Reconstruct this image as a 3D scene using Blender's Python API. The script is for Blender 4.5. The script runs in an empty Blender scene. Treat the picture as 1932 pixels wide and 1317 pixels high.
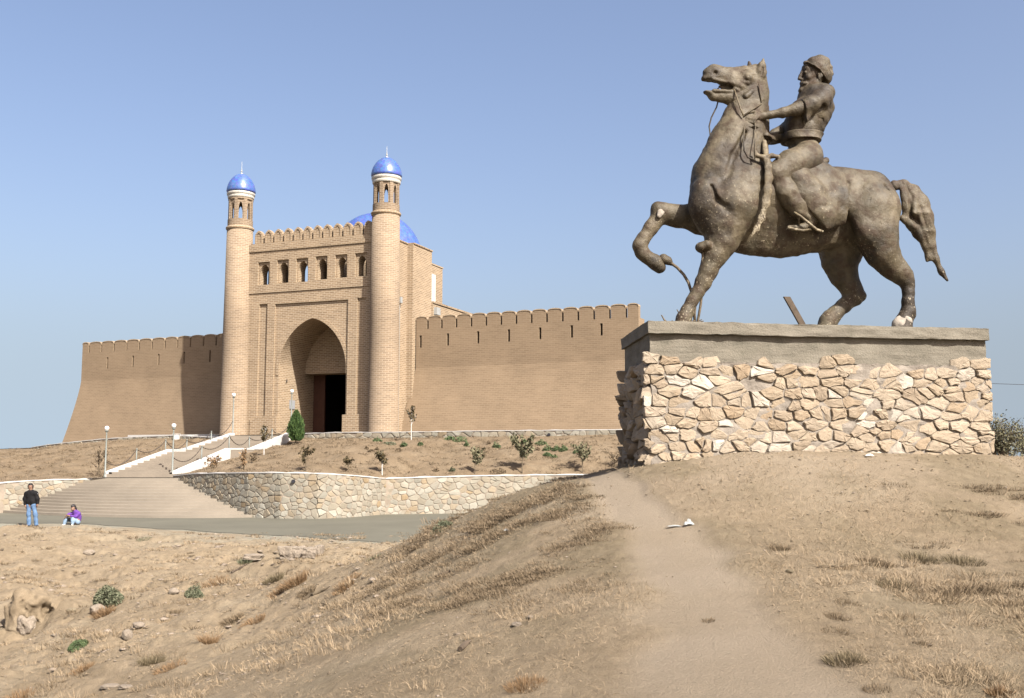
import bpy, bmesh, math, random
import numpy as np
from mathutils import Vector, Matrix
from mathutils.bvhtree import BVHTree

# ------------------------------------------------------------------ camera, sky, sun
F, CX, CY = 1900.0, 966.0, 658.5            # focal length and centre in pixels of the 1932x1317 photograph
H = 2.95                                    # eye height above the road
TH = math.atan(197.0 / F)
scene = bpy.context.scene
col = scene.collection
cam_d = bpy.data.cameras.new("camera")
cam_d.sensor_width = 36.0
cam_d.lens = F / 1932.0 * 36.0
cam_d.clip_end = 9000.0
cam_d.clip_start = 0.05
cam = bpy.data.objects.new("camera", cam_d)
col.objects.link(cam)
cam.location = (0, 0, H)
cam.rotation_euler = (math.pi / 2 + TH, 0, 0)
scene.camera = cam

SUN_EL = math.radians(44.0)
SUN_AZ = math.radians(144.0)                # clockwise from +Y
sdir = Vector((math.sin(SUN_AZ) * math.cos(SUN_EL), math.cos(SUN_AZ) * math.cos(SUN_EL), math.sin(SUN_EL)))
world = bpy.data.worlds.new("World")
scene.world = world
world.use_nodes = True
wn = world.node_tree
sky = wn.nodes.new("ShaderNodeTexSky")
sky.sky_type = 'NISHITA'
sky.sun_disc = False
sky.sun_elevation = SUN_EL
sky.sun_rotation = SUN_AZ
sky.altitude = 0
sky.air_density = 1.0
sky.dust_density = 5.0
sky.ozone_density = 1.4
# the lowest few degrees of sky repeat the colour just above them (pale even haze to the horizon)
wtc = wn.nodes.new("ShaderNodeTexCoord"); wsp = wn.nodes.new("ShaderNodeSeparateXYZ"); wcb = wn.nodes.new("ShaderNodeCombineXYZ")
wmx = wn.nodes.new("ShaderNodeMath"); wmx.operation = 'SMOOTH_MAX'; wmx.inputs[1].default_value = 0.115; wmx.inputs[2].default_value = 0.08
wn.links.new(wtc.outputs["Generated"], wsp.inputs[0]); wn.links.new(wsp.outputs[0], wcb.inputs[0]); wn.links.new(wsp.outputs[1], wcb.inputs[1])
wn.links.new(wsp.outputs[2], wmx.inputs[0]); wn.links.new(wmx.outputs[0], wcb.inputs[2]); wn.links.new(wcb.outputs[0], sky.inputs[0])
bg = wn.nodes["Background"]
wt = wn.nodes.new("ShaderNodeMix"); wt.data_type = 'RGBA'; wt.blend_type = 'MULTIPLY'; wt.inputs[0].default_value = 1.0; wt.inputs[7].default_value = (1.03, 0.975, 1.0, 1)
wn.links.new(sky.outputs[0], wt.inputs[6]); wn.links.new(wt.outputs[2], bg.inputs[0])
bg.inputs[1].default_value = 0.078
sun_d = bpy.data.lights.new("sun", 'SUN')
sun_d.energy = 5.0
sun_d.angle = math.radians(0.53)
sun_d.color = (1.0, 0.94, 0.86)
sun = bpy.data.objects.new("sun", sun_d)
col.objects.link(sun)
sun.rotation_euler = (-sdir).to_track_quat('-Z', 'Y').to_euler()
sun.location = (20, -20, 40)
scene.view_settings.view_transform = 'Standard'
scene.view_settings.look = 'None'
scene.view_settings.exposure = 1.50
scene.view_settings.gamma = 1.0

# ------------------------------------------------------------------ geometry of the photograph
cT, sT = math.cos(TH), math.sin(TH)
def ray(px, py):
    x = px - CX; u = CY - py
    y = F * cT - u * sT
    z = F * sT + u * cT
    return x / y, z / y
def P(px, py, Y):
    a, b = ray(px, py)
    return Vector((a * Y, Y, H + b * Y))
def XY(px, Y, py=855):
    a, b = ray(px, py)
    return (a * Y, Y)
class Plane:
    """vertical plane; local x runs along u, local y runs back, z is world z"""
    def __init__(s, o, u):
        s.o = Vector((o[0], o[1])); s.u = Vector((u[0], u[1])).normalized()
        s.n = Vector((-s.u.y, s.u.x))
    def hit(s, px, py, off=0.0):
        a, b = ray(px, py)
        t = (off + s.o.dot(s.n)) / (a * s.n.x + s.n.y)
        return (Vector((t * a, t)).dot(s.u) - s.o.dot(s.u), H + b * t)
    def side(s, px, py, x):
        a, b = ray(px, py)
        t = (x + s.o.dot(s.u)) / (a * s.u.x + s.u.y)
        return (Vector((t * a, t)).dot(s.n) - s.o.dot(s.n), H + b * t)
    def ang(s): return math.atan2(s.u.y, s.u.x)
    def world(s, x, y, z):
        p = s.o + s.u * x + s.n * y
        return Vector((p.x, p.y, z))

# ------------------------------------------------------------------ noise
def _h(ix, iy, iz, seed):
    n = (ix * 73856093) ^ (iy * 19349663) ^ (iz * 83492791) ^ (seed * 2654435761 & 0x7fffffff)
    n = (n ^ (n >> 13)) * 1274126177 & 0xffffffff
    n = (n ^ (n >> 16)) * 2246822519 & 0xffffffff
    return ((n ^ (n >> 15)) & 0xffff) / 32767.5 - 1.0
def noise3(x, y, z, seed=0):
    x, y, z = np.broadcast_arrays(np.asarray(x, float), np.asarray(y, float), np.asarray(z, float))
    xi = np.floor(x).astype(np.int64); yi = np.floor(y).astype(np.int64); zi = np.floor(z).astype(np.int64)
    fx = x - xi; fy = y - yi; fz = z - zi
    fx = fx * fx * (3 - 2 * fx); fy = fy * fy * (3 - 2 * fy); fz = fz * fz * (3 - 2 * fz)
    r = 0
    for dx in (0, 1):
        wx = fx if dx else 1 - fx
        for dy in (0, 1):
            wy = fy if dy else 1 - fy
            for dz in (0, 1):
                wz = fz if dz else 1 - fz
                r = r + wx * wy * wz * _h(xi + dx, yi + dy, zi + dz, seed)
    return r
def noise2(x, y, seed=0):
    x = np.asarray(x, float); y = np.asarray(y, float)
    xi = np.floor(x).astype(np.int64); yi = np.floor(y).astype(np.int64)
    fx = x - xi; fy = y - yi
    fx = fx * fx * (3 - 2 * fx); fy = fy * fy * (3 - 2 * fy)
    z0 = np.zeros_like(xi)
    a = _h(xi, yi, z0, seed); b = _h(xi + 1, yi, z0, seed); c = _h(xi, yi + 1, z0, seed); d = _h(xi + 1, yi + 1, z0, seed)
    return (a * (1 - fx) + b * fx) * (1 - fy) + (c * (1 - fx) + d * fx) * fy
def fbm2(x, y, oct=4, seed=0):
    r = 0; a = 1.0
    for i in range(oct):
        r = r + a * noise2(x * 2 ** i + 17.3 * i, y * 2 ** i - 9.1 * i, seed + i); a *= 0.5
    return r

# ------------------------------------------------------------------ object helpers
def tag(o, label=None, cat=None, group=None, kind=None):
    if label: o["label"] = label
    if cat: o["category"] = cat
    if group: o["group"] = group
    if kind: o["kind"] = kind
    return o
def empty(name, loc=(0, 0, 0), rz=0.0, label=None, cat=None, group=None):
    o = bpy.data.objects.new(name, None); col.objects.link(o)
    o.empty_display_size = 0.3
    o.location = loc; o.rotation_euler = (0, 0, rz)
    tag(o, label, cat, group)
    return o
def mesh_obj(name, verts, faces, mat=None, parent=None, smooth=False, loc=None):
    me = bpy.data.meshes.new(name)
    me.from_pydata([tuple(v) for v in verts], [], faces)
    me.update()
    if mat: me.materials.append(mat)
    if smooth: me.polygons.foreach_set("use_smooth", [True] * len(me.polygons))
    o = bpy.data.objects.new(name, me); col.objects.link(o)
    if parent: o.parent = parent
    if loc: o.location = loc
    return o
def np_obj(name, V, Fc, mat=None, parent=None, smooth=False):
    """fast mesh from numpy arrays; Fc is (n,3) or (n,4)"""
    me = bpy.data.meshes.new(name)
    k = Fc.shape[1]
    me.vertices.add(len(V)); me.vertices.foreach_set("co", np.asarray(V, np.float32).ravel())
    me.loops.add(Fc.size); me.loops.foreach_set("vertex_index", Fc.astype(np.int32).ravel())
    me.polygons.add(len(Fc)); me.polygons.foreach_set("loop_start", np.arange(0, Fc.size, k, dtype=np.int32))
    me.polygons.foreach_set("loop_total", np.full(len(Fc), k, np.int32))
    if smooth: me.polygons.foreach_set("use_smooth", np.ones(len(Fc), bool))
    me.update(calc_edges=True)
    if mat: me.materials.append(mat)
    o = bpy.data.objects.new(name, me); col.objects.link(o)
    if parent: o.parent = parent
    return o
class MB:
    def __init__(s): s.v = []; s.f = []
    def box(s, x0, x1, y0, y1, z0, z1):
        b = len(s.v)
        s.v += [(x0, y0, z0), (x1, y0, z0), (x1, y1, z0), (x0, y1, z0), (x0, y0, z1), (x1, y0, z1), (x1, y1, z1), (x0, y1, z1)]
        s.f += [(b, b + 3, b + 2, b + 1), (b + 4, b + 5, b + 6, b + 7), (b, b + 1, b + 5, b + 4), (b + 1, b + 2, b + 6, b + 5), (b + 2, b + 3, b + 7, b + 6), (b + 3, b, b + 4, b + 7)]
        return s
    def prism(s, poly, y0, y1):
        """poly: (x,z) counter-clockwise seen from the front (-y); extruded from y0 to y1"""
        n = len(poly); b = len(s.v)
        s.v += [(x, y0, z) for x, z in poly] + [(x, y1, z) for x, z in poly]
        s.f.append(tuple(b + i for i in range(n)))
        s.f.append(tuple(b + n + i for i in reversed(range(n))))
        for i in range(n):
            j = (i + 1) % n
            s.f.append((b + i, b + n + i, b + n + j, b + j))
        return s
    def lathe(s, prof, n=32, cx=0, cy=0, cap=True):
        b = len(s.v)
        for r, z in prof:
            for k in range(n):
                a = 2 * math.pi * k / n
                s.v.append((cx + r * math.cos(a), cy + r * math.sin(a), z))
        for i in range(len(prof) - 1):
            for k in range(n):
                k2 = (k + 1) % n
                s.f.append((b + i * n + k, b + i * n + k2, b + (i + 1) * n + k2, b + (i + 1) * n + k))
        if cap:
            s.f.append(tuple(b + k for k in reversed(range(n))))
            m = b + (len(prof) - 1) * n
            s.f.append(tuple(m + k for k in range(n)))
        return s
    def tube(s, pts, rad, n=6):
        pts = [Vector(p) for p in pts]
        if not hasattr(rad, '__len__'): rad = [rad] * len(pts)
        b = len(s.v); up = Vector((0.13, 0.21, 0.97))
        for i, p in enumerate(pts):
            t = (pts[min(i + 1, len(pts) - 1)] - pts[max(i - 1, 0)])
            t = t.normalized() if t.length > 1e-9 else Vector((0, 0, 1))
            a = t.cross(up)
            if a.length < 0.1: a = t.cross(Vector((1, 0, 0)))
            a.normalize(); c = a.cross(t)
            for k in range(n):
                w = 2 * math.pi * k / n
                s.v.append(tuple(p + (a * math.cos(w) + c * math.sin(w)) * rad[i]))
        for i in range(len(pts) - 1):
            for k in range(n):
                k2 = (k + 1) % n
                s.f.append((b + i * n + k, b + i * n + k2, b + (i + 1) * n + k2, b + (i + 1) * n + k))
        s.f.append(tuple(b + k for k in reversed(range(n))))
        m = b + (len(pts) - 1) * n
        s.f.append(tuple(m + k for k in range(n)))
        return s
    def build(s, name, mat, parent=None, smooth=False, uv=None):
        o = mesh_obj(name, s.v, s.f, mat, parent, smooth)
        bm = bmesh.new(); bm.from_mesh(o.data); bmesh.ops.recalc_face_normals(bm, faces=bm.faces); bm.to_mesh(o.data); bm.free()
        if uv: box_uv(o, uv if isinstance(uv, tuple) else None)
        return o
def box_uv(o, cyl=None):
    me = o.data
    if not me.uv_layers: me.uv_layers.new(name="UVMap")
    uvl = me.uv_layers[0].data
    for p in me.polygons:
        n = p.normal
        for li in p.loop_indices:
            c = me.vertices[me.loops[li].vertex_index].co
            if cyl and abs(n.z) < 0.8:
                pc = p.center; a0 = math.atan2(pc.y - cyl[1], pc.x - cyl[0]); a = math.atan2(c.y - cyl[1], c.x - cyl[0])
                while a - a0 > math.pi: a -= 2 * math.pi
                while a - a0 < -math.pi: a += 2 * math.pi
                uvl[li].uv = (a * cyl[2], c.z)
            elif abs(n.z) > 0.75: uvl[li].uv = (c.x, c.y)
            elif abs(n.x) > abs(n.y): uvl[li].uv = (c.y, c.z)
            else: uvl[li].uv = (c.x, c.z)
def cut(o, cutters):
    """boolean difference, baked into the mesh; the cutters are thrown away"""
    for mb in cutters:
        c = mb.build("cutter", None, o.parent)
        m = o.modifiers.new("b", 'BOOLEAN'); m.operation = 'DIFFERENCE'; m.solver = 'EXACT'; m.object = c
        bpy.context.view_layer.update()
        dg = bpy.context.evaluated_depsgraph_get()
        me = bpy.data.meshes.new_from_object(o.evaluated_get(dg))
        o.modifiers.clear(); old = o.data; o.data = me; bpy.data.meshes.remove(old)
        cm = c.data; bpy.data.objects.remove(c); bpy.data.meshes.remove(cm)
    return o

# ------------------------------------------------------------------ materials
def new_mat(name, rough=0.9, spec=0.3):
    m = bpy.data.materials.new(name); m.use_nodes = True
    nt = m.node_tree; b = nt.nodes["Principled BSDF"]
    b.inputs["Roughness"].default_value = rough
    b.inputs["Specular IOR Level"].default_value = spec
    return m, nt, b
def N(nt, t, **kw):
    n = nt.nodes.new(t)
    for k, v in kw.items():
        if k in n.inputs.keys() if hasattr(n.inputs, 'keys') else False: n.inputs[k].default_value = v
        else: setattr(n, k, v)
    return n
def noise_node(nt, vec, scale, detail=4, rough=0.55):
    n = nt.nodes.new("ShaderNodeTexNoise")
    n.inputs["Scale"].default_value = scale; n.inputs["Detail"].default_value = detail; n.inputs["Roughness"].default_value = rough
    if vec is not None: nt.links.new(vec, n.inputs["Vector"])
    return n.outputs["Fac"]
def ramp(nt, fac, stops):
    r = nt.nodes.new("ShaderNodeValToRGB"); nt.links.new(fac, r.inputs[0])
    e = r.color_ramp.elements
    while len(e) < len(stops): e.new(0.5)
    for i, (p, c) in enumerate(stops):
        e[i].position = p; e[i].color = (c[0], c[1], c[2], 1) if hasattr(c, '__len__') else (c, c, c, 1)
    return r.outputs[0]
def mix(nt, fac, a, b, mode='MIX'):
    m = nt.nodes.new("ShaderNodeMix"); m.data_type = 'RGBA'; m.blend_type = mode
    for s, v in ((0, fac), (6, a), (7, b)):
        if isinstance(v, (int, float)): m.inputs[s].default_value = v
        elif isinstance(v, tuple): m.inputs[s].default_value = (v[0], v[1], v[2], 1)
        else: nt.links.new(v, m.inputs[s])
    return m.outputs[2]
def bump(nt, b, h, strength=0.5, dist=0.02, prev=None):
    n = nt.nodes.new("ShaderNodeBump"); n.inputs["Strength"].default_value = strength; n.inputs["Distance"].default_value = dist
    nt.links.new(h, n.inputs["Height"])
    if prev is not None: nt.links.new(prev, n.inputs["Normal"])
    nt.links.new(n.outputs[0], b.inputs["Normal"])
    return n.outputs[0]
def objco(nt): return nt.nodes.new("ShaderNodeTexCoord").outputs["Object"]

def brick_mat(name, c1, c2, mortar, bw=0.40, rh=0.125, amt=1.0):
    m, nt, b = new_mat(name, 0.95, 0.15)
    tc = nt.nodes.new("ShaderNodeTexCoord")
    # slight warp so that the courses are not ruler straight
    br = nt.nodes.new("ShaderNodeTexBrick")
    br.inputs["Scale"].default_value = 1.0; br.inputs["Brick Width"].default_value = bw; br.inputs["Row Height"].default_value = rh
    br.inputs["Mortar Size"].default_value = 0.022; br.inputs["Mortar Smooth"].default_value = 0.3
    br.inputs["Color1"].default_value = (*c1, 1); br.inputs["Color2"].default_value = (*c2, 1); br.inputs["Mortar"].default_value = (*mortar, 1)
    nt.links.new(tc.outputs["UV"], br.inputs["Vector"])
    big = noise_node(nt, tc.outputs["UV"], 0.35, 4, 0.6)
    c = mix(nt, 1.0, br.outputs["Color"], ramp(nt, big, [(0.3, 0.88), (0.7, 1.08)]), 'MULTIPLY')
    # streaky courses fired darker or lighter
    mp = nt.nodes.new("ShaderNodeMapping"); mp.inputs["Scale"].default_value = (0.6, 4.5, 1); nt.links.new(tc.outputs["UV"], mp.inputs[0])
    st = noise_node(nt, mp.outputs[0], 1.3, 5, 0.7)
    c = mix(nt, 1.0, c, ramp(nt, st, [(0.3, 0.91), (0.7, 1.08)]), 'MULTIPLY')
    nt.links.new(c, b.inputs["Base Color"])
    bump(nt, b, br.outputs["Fac"], -0.6 * amt, 0.02)
    return m
M = {}
M['brick'] = brick_mat("brick", (0.52, 0.360, 0.232), (0.35, 0.235, 0.150), (0.70, 0.55, 0.41))
M['brick_tower'] = brick_mat("brick_tower", (0.52, 0.360, 0.232), (0.38, 0.260, 0.170), (0.66, 0.51, 0.375))
M['brick_wall'] = brick_mat("brick_wall", (0.51, 0.358, 0.228), (0.45, 0.312, 0.196), (0.56, 0.41, 0.275), amt=0.55)
def simple(name, c, rough=0.85, spec=0.3, var=0.15, scale=3.0, bs=0.0, bd=0.01, bscale=30):
    m, nt, b = new_mat(name, rough, spec)
    o = objco(nt)
    n = noise_node(nt, o, scale, 5, 0.6)
    lo = tuple(x * (1 - var) for x in c); hi = tuple(min(1, x * (1 + var)) for x in c)
    nt.links.new(ramp(nt, n, [(0.3, lo), (0.7, hi)]), b.inputs["Base Color"])
    if bs: bump(nt, b, noise_node(nt, o, bscale, 5, 0.6), bs, bd)
    return m
M['whitewash'] = simple("whitewash", (0.78, 0.76, 0.72), 0.8, var=0.1, scale=4)
M['metal_grey'] = simple("metal_grey", (0.30, 0.33, 0.30), 0.55, 0.5)
M['galv'] = simple("galvanised", (0.62, 0.64, 0.62), 0.5, 0.5)
M['glass_globe'] = simple("lamp_globe_white", (0.85, 0.85, 0.82), 0.25, 0.5, var=0.03)
M['chain'] = simple("chain_rusty", (0.10, 0.075, 0.055), 0.7, 0.4)
M['dark_void'] = simple("passage_shade", (0.030, 0.018, 0.012), 0.8, 0.2)  # near-black colour stands in for the unlit depth of the gate passage
M['wood_red'] = simple("stained_timber", (0.11, 0.045, 0.025), 0.6, 0.3)
M['plank'] = simple("weathered_plank", (0.16, 0.12, 0.085), 0.8, 0.2, var=0.3, scale=8)
M['twig'] = simple("dead_twig", (0.24, 0.19, 0.13), 0.9, 0.1, var=0.4, scale=20)
M['asphalt'] = simple("old_asphalt", (0.345, 0.318, 0.268), 0.92, 0.2, var=0.12, scale=0.35, bs=0.3, bd=0.01, bscale=25)
M['sign'] = simple("plaque", (0.50, 0.52, 0.55), 0.4, 0.5, var=0.05)
M['wire'] = simple("wire", (0.05, 0.05, 0.06), 0.6, 0.3)
# blue dome tiles
m, nt, b = new_mat("blue_tile", 0.34, 0.4)
o_ = objco(nt)
sep = nt.nodes.new("ShaderNodeSeparateXYZ"); nt.links.new(o_, sep.inputs[0])
n1 = noise_node(nt, o_, 1.6, 5, 0.7)
vor = nt.nodes.new("ShaderNodeTexVoronoi"); vor.inputs["Scale"].default_value = 7.0; nt.links.new(o_, vor.inputs["Vector"])
c = mix(nt, 0.35, ramp(nt, n1, [(0.25, (0.105, 0.185, 0.46)), (0.75, (0.19, 0.28, 0.60))]), vor.outputs["Color"], 'SOFT_LIGHT')
c = mix(nt, ramp(nt, noise_node(nt, o_, 14, 4, 0.8), [(0.66, 0.0), (0.72, 0.5)]), c, (0.45, 0.52, 0.72))
nt.links.new(c, b.inputs["Base Color"]); bump(nt, b, vor.outputs["Distance"], 0.25, 0.02)
M['blue'] = m
# ceramic band, white with blue pattern
m, nt, b = new_mat("tile_band", 0.4, 0.4)
tc = nt.nodes.new("ShaderNodeTexCoord")
w = nt.nodes.new("ShaderNodeTexVoronoi"); w.inputs["Scale"].default_value = 9; nt.links.new(tc.outputs["Object"], w.inputs["Vector"])
nt.links.new(ramp(nt, w.outputs["Distance"], [(0.12, (0.10, 0.13, 0.22)), (0.25, (0.72, 0.69, 0.60))]), b.inputs["Base Color"])
M['band'] = m
# stones; every stone is its own mesh island
def stone_mat(name, stops, bs=0.5, bd=0.01, sc=18, rough=0.9):
    m, nt, b = new_mat(name, rough, 0.2)
    g = nt.nodes.new("ShaderNodeNewGeometry"); o = objco(nt)
    c = ramp(nt, g.outputs["Random Per Island"], stops)
    n = noise_node(nt, o, sc * 0.4, 6, 0.65)
    c = mix(nt, 1.0, c, ramp(nt, n, [(0.3, 0.80), (0.7, 1.14)]), 'MULTIPLY')
    n2 = noise_node(nt, o, sc * 0.22, 4, 0.6)
    c = mix(nt, ramp(nt, n2, [(0.60, 0.0), (0.74, 0.42)]), c, (0.52, 0.32, 0.17))
    nt.links.new(c, b.inputs["Base Color"])
    bump(nt, b, noise_node(nt, o, sc, 8, 0.7), bs, bd)
    return m
M['stone'] = stone_mat("limestone", [(0.0, (0.50, 0.375, 0.275)), (0.2, (0.67, 0.525, 0.40)), (0.42, (0.57, 0.43, 0.31)), (0.60, (0.68, 0.54, 0.42)), (0.76, (0.54, 0.385, 0.26)), (0.92, (0.82, 0.71, 0.62)), (1.0, (0.60, 0.46, 0.34))], 0.9, 0.02, 14)
M['stone_far'] = stone_mat("field_stone", [(0.0, (0.54, 0.45, 0.36)), (0.2, (0.66, 0.57, 0.47)), (0.40, (0.50, 0.44, 0.37)), (0.56, (0.62, 0.48, 0.35)), (0.72, (0.56, 0.48, 0.40)), (0.86, (0.74, 0.66, 0.57)), (0.95, (0.60, 0.42, 0.26)), (1.0, (0.66, 0.58, 0.49))], 0.5, 0.03, 3)
M['mortar'] = simple("mortar", (0.42, 0.37, 0.31), 0.95, 0.1, var=0.2, scale=6, bs=0.8, bd=0.03, bscale=14)
M['mortar_far'] = simple("mortar_far", (0.50, 0.42, 0.33), 0.95, 0.1, var=0.2, scale=2, bs=0.6, bd=0.03, bscale=6)
# board-marked concrete
m, nt, b = new_mat("concrete", 0.9, 0.2)
o_ = objco(nt)
mp = nt.nodes.new("ShaderNodeMapping"); mp.inputs["Scale"].default_value = (1, 1, 9); nt.links.new(o_, mp.inputs[0])
n1 = noise_node(nt, mp.outputs[0], 1.3, 6, 0.65); n2 = noise_node(nt, o_, 3.0, 6, 0.7); n3 = noise_node(nt, o_, 40, 6, 0.7)
c = ramp(nt, n2, [(0.28, (0.30, 0.26, 0.20)), (0.5, (0.42, 0.355, 0.28)), (0.75, (0.50, 0.43, 0.345))])
c = mix(nt, 1.0, c, ramp(nt, n1, [(0.3, 0.78), (0.65, 1.08)]), 'MULTIPLY')
c = mix(nt, 1.0, c, ramp(nt, n3, [(0.3, 0.88), (0.7, 1.08)]), 'MULTIPLY')
nt.links.new(c, b.inputs["Base Color"])
bump(nt, b, mix(nt, 0.5, n1, n3), 0.9, 0.025)
M['concrete'] = m
# weathered bronze-painted concrete
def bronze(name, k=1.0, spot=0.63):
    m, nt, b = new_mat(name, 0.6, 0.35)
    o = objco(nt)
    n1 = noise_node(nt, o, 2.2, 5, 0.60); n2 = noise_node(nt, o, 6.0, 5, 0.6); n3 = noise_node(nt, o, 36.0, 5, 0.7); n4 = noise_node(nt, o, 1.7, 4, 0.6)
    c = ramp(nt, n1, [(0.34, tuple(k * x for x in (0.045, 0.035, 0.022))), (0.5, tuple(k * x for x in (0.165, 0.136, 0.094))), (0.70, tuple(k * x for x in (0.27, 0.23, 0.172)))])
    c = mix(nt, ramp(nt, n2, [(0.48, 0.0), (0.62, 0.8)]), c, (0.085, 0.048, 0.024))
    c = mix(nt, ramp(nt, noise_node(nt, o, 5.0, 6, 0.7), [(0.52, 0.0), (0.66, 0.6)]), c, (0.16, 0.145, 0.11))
    c = mix(nt, ramp(nt, noise_node(nt, o, 0.9, 5, 0.7), [(0.52, 0.0), (0.62, 0.8)]), c, (0.045, 0.030, 0.018))  # broad dark patches: patina, plus missing shade put into the colour
    # flaked patches showing pale plaster, more of them low on the chest and legs
    mul = nt.nodes.new("ShaderNodeMath"); mul.operation = 'MULTIPLY'
    a1 = ramp(nt, n3, [(spot - .02, 0.0), (spot + 0.02, 1.0)]); a2 = ramp(nt, n4, [(0.46, 0.0), (0.55, 1.0)])
    zs = nt.nodes.new("ShaderNodeSeparateXYZ"); nt.links.new(o, zs.inputs[0])
    mz = nt.nodes.new("ShaderNodeMapRange"); mz.inputs[1].default_value = 0.9; mz.inputs[2].default_value = 2.1; mz.inputs[3].default_value = 1.0; mz.inputs[4].default_value = 0.12; nt.links.new(zs.outputs[2], mz.inputs[0])
    m2 = nt.nodes.new("ShaderNodeMath"); m2.operation = 'MULTIPLY'; nt.links.new(a2, m2.inputs[0]); nt.links.new(mz.outputs[0], m2.inputs[1])
    nt.links.new(a1, mul.inputs[0]); nt.links.new(m2.outputs[0], mul.inputs[1])
    c = mix(nt, mul.outputs[0], c, (1.0, 0.92, 0.80))
    nt.links.new(c, b.inputs["Base Color"])
    nt.links.new(ramp(nt, n2, [(0.3, 0.50), (0.7, 0.78)]), b.inputs["Roughness"])
    bump(nt, b, mix(nt, 0.4, n2, n3), 0.75, 0.03)
    return m
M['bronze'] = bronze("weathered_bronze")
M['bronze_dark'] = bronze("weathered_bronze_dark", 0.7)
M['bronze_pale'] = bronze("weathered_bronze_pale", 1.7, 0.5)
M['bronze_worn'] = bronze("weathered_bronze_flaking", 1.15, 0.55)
M['plaster'] = simple("bare_plaster", (0.55, 0.49, 0.41), 0.9, 0.2, var=0.2, scale=12, bs=0.6, bd=0.01)
# soil
def soil(name, use_attr=True):
    m, nt, b = new_mat(name, 0.97, 0.1)
    o = objco(nt)
    n1 = noise_node(nt, o, 0.8, 7, 0.62); n2 = noise_node(nt, o, 7.0, 7, 0.7); n3 = noise_node(nt, o, 62.0, 7, 0.78)
    c = ramp(nt, n1, [(0.28, (0.335, 0.238, 0.155)), (0.5, (0.405, 0.292, 0.195)), (0.72, (0.46, 0.345, 0.24))])
    c = mix(nt, 1.0, c, ramp(nt, n2, [(0.30, 0.80), (0.70, 1.12)]), 'MULTIPLY')
    c = mix(nt, 1.0, c, ramp(nt, n3, [(0.34, 0.62), (0.47, 1.0), (0.75, 1.12)]), 'MULTIPLY')
    h = mix(nt, 0.72, n2, n3)
    if use_attr:
        at = nt.nodes.new("ShaderNodeAttribute"); at.attribute_name = "zone"
        sp = nt.nodes.new("ShaderNodeSeparateColor"); nt.links.new(at.outputs["Color"], sp.inputs[0])
        dust = ramp(nt, n1, [(0.3, (0.435, 0.325, 0.236)), (0.7, (0.49, 0.372, 0.276))])
        dust = mix(nt, 1.0, dust, ramp(nt, n3, [(0.34, 0.86), (0.5, 1.0), (0.7, 1.05)]), 'MULTIPLY')
        c = mix(nt, sp.outputs[0], c, dust)
        c = mix(nt, sp.outputs[1], c, ramp(nt, n2, [(0.3, (0.20, 0.145, 0.09)), (0.7, (0.36, 0.27, 0.175))]))
        c = mix(nt, sp.outputs[2], c, (0.36, 0.315, 0.25))
    nt.links.new(c, b.inputs["Base Color"])
    bump(nt, b, h, 1.0, 0.045)
    return m
M['soil'] = soil("dry_soil")
M['soil_far'] = soil("dry_soil_terrace", False)
M['soil_brown'] = simple("brown_track_soil", (0.36, 0.235, 0.13), 0.97, 0.1, var=0.15, scale=0.3, bs=0.5, bd=0.05, bscale=4)
# plants
def leafy(name, c1, c2, rough=0.7):
    m, nt, b = new_mat(name, rough, 0.2)
    g = nt.nodes.new("ShaderNodeNewGeometry")
    nt.links.new(ramp(nt, g.outputs["Random Per Island"], [(0.0, c1), (1.0, c2)]), b.inputs["Base Color"])
    b.inputs["Subsurface Weight"].default_value = 0.0
    return m
M['straw'] = leafy("straw", (0.30, 0.22, 0.13), (0.56, 0.43, 0.28))
M['scrub'] = leafy("dry_scrub", (0.17, 0.125, 0.075), (0.40, 0.30, 0.19))
M['olive'] = leafy("olive_scrub", (0.17, 0.135, 0.075), (0.32, 0.255, 0.155))
M['green'] = leafy("weed_green", (0.045, 0.075, 0.03), (0.12, 0.16, 0.07))
M['greygreen'] = leafy("weed_greygreen", (0.09, 0.11, 0.06), (0.22, 0.22, 0.14))
M['rust'] = leafy("rusty_weed", (0.22, 0.13, 0.06), (0.44, 0.29, 0.16))
M['leaf_dry'] = leafy("sapling_leaf", (0.07, 0.06, 0.025), (0.24, 0.18, 0.09))
M['thuja'] = leafy("thuja_leaf", (0.025, 0.06, 0.018), (0.10, 0.16, 0.045))
M['bushdark'] = leafy("bush_leaf", (0.085, 0.085, 0.045), (0.24, 0.22, 0.13))
M['pebble'] = leafy("pebble", (0.26, 0.20, 0.14), (0.60, 0.50, 0.40), 0.9)
M['steps'] = simple("step_concrete", (0.44, 0.35, 0.28), 0.9, 0.2, var=0.12, scale=0.8, bs=0.4, bd=0.02, bscale=8)
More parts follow.
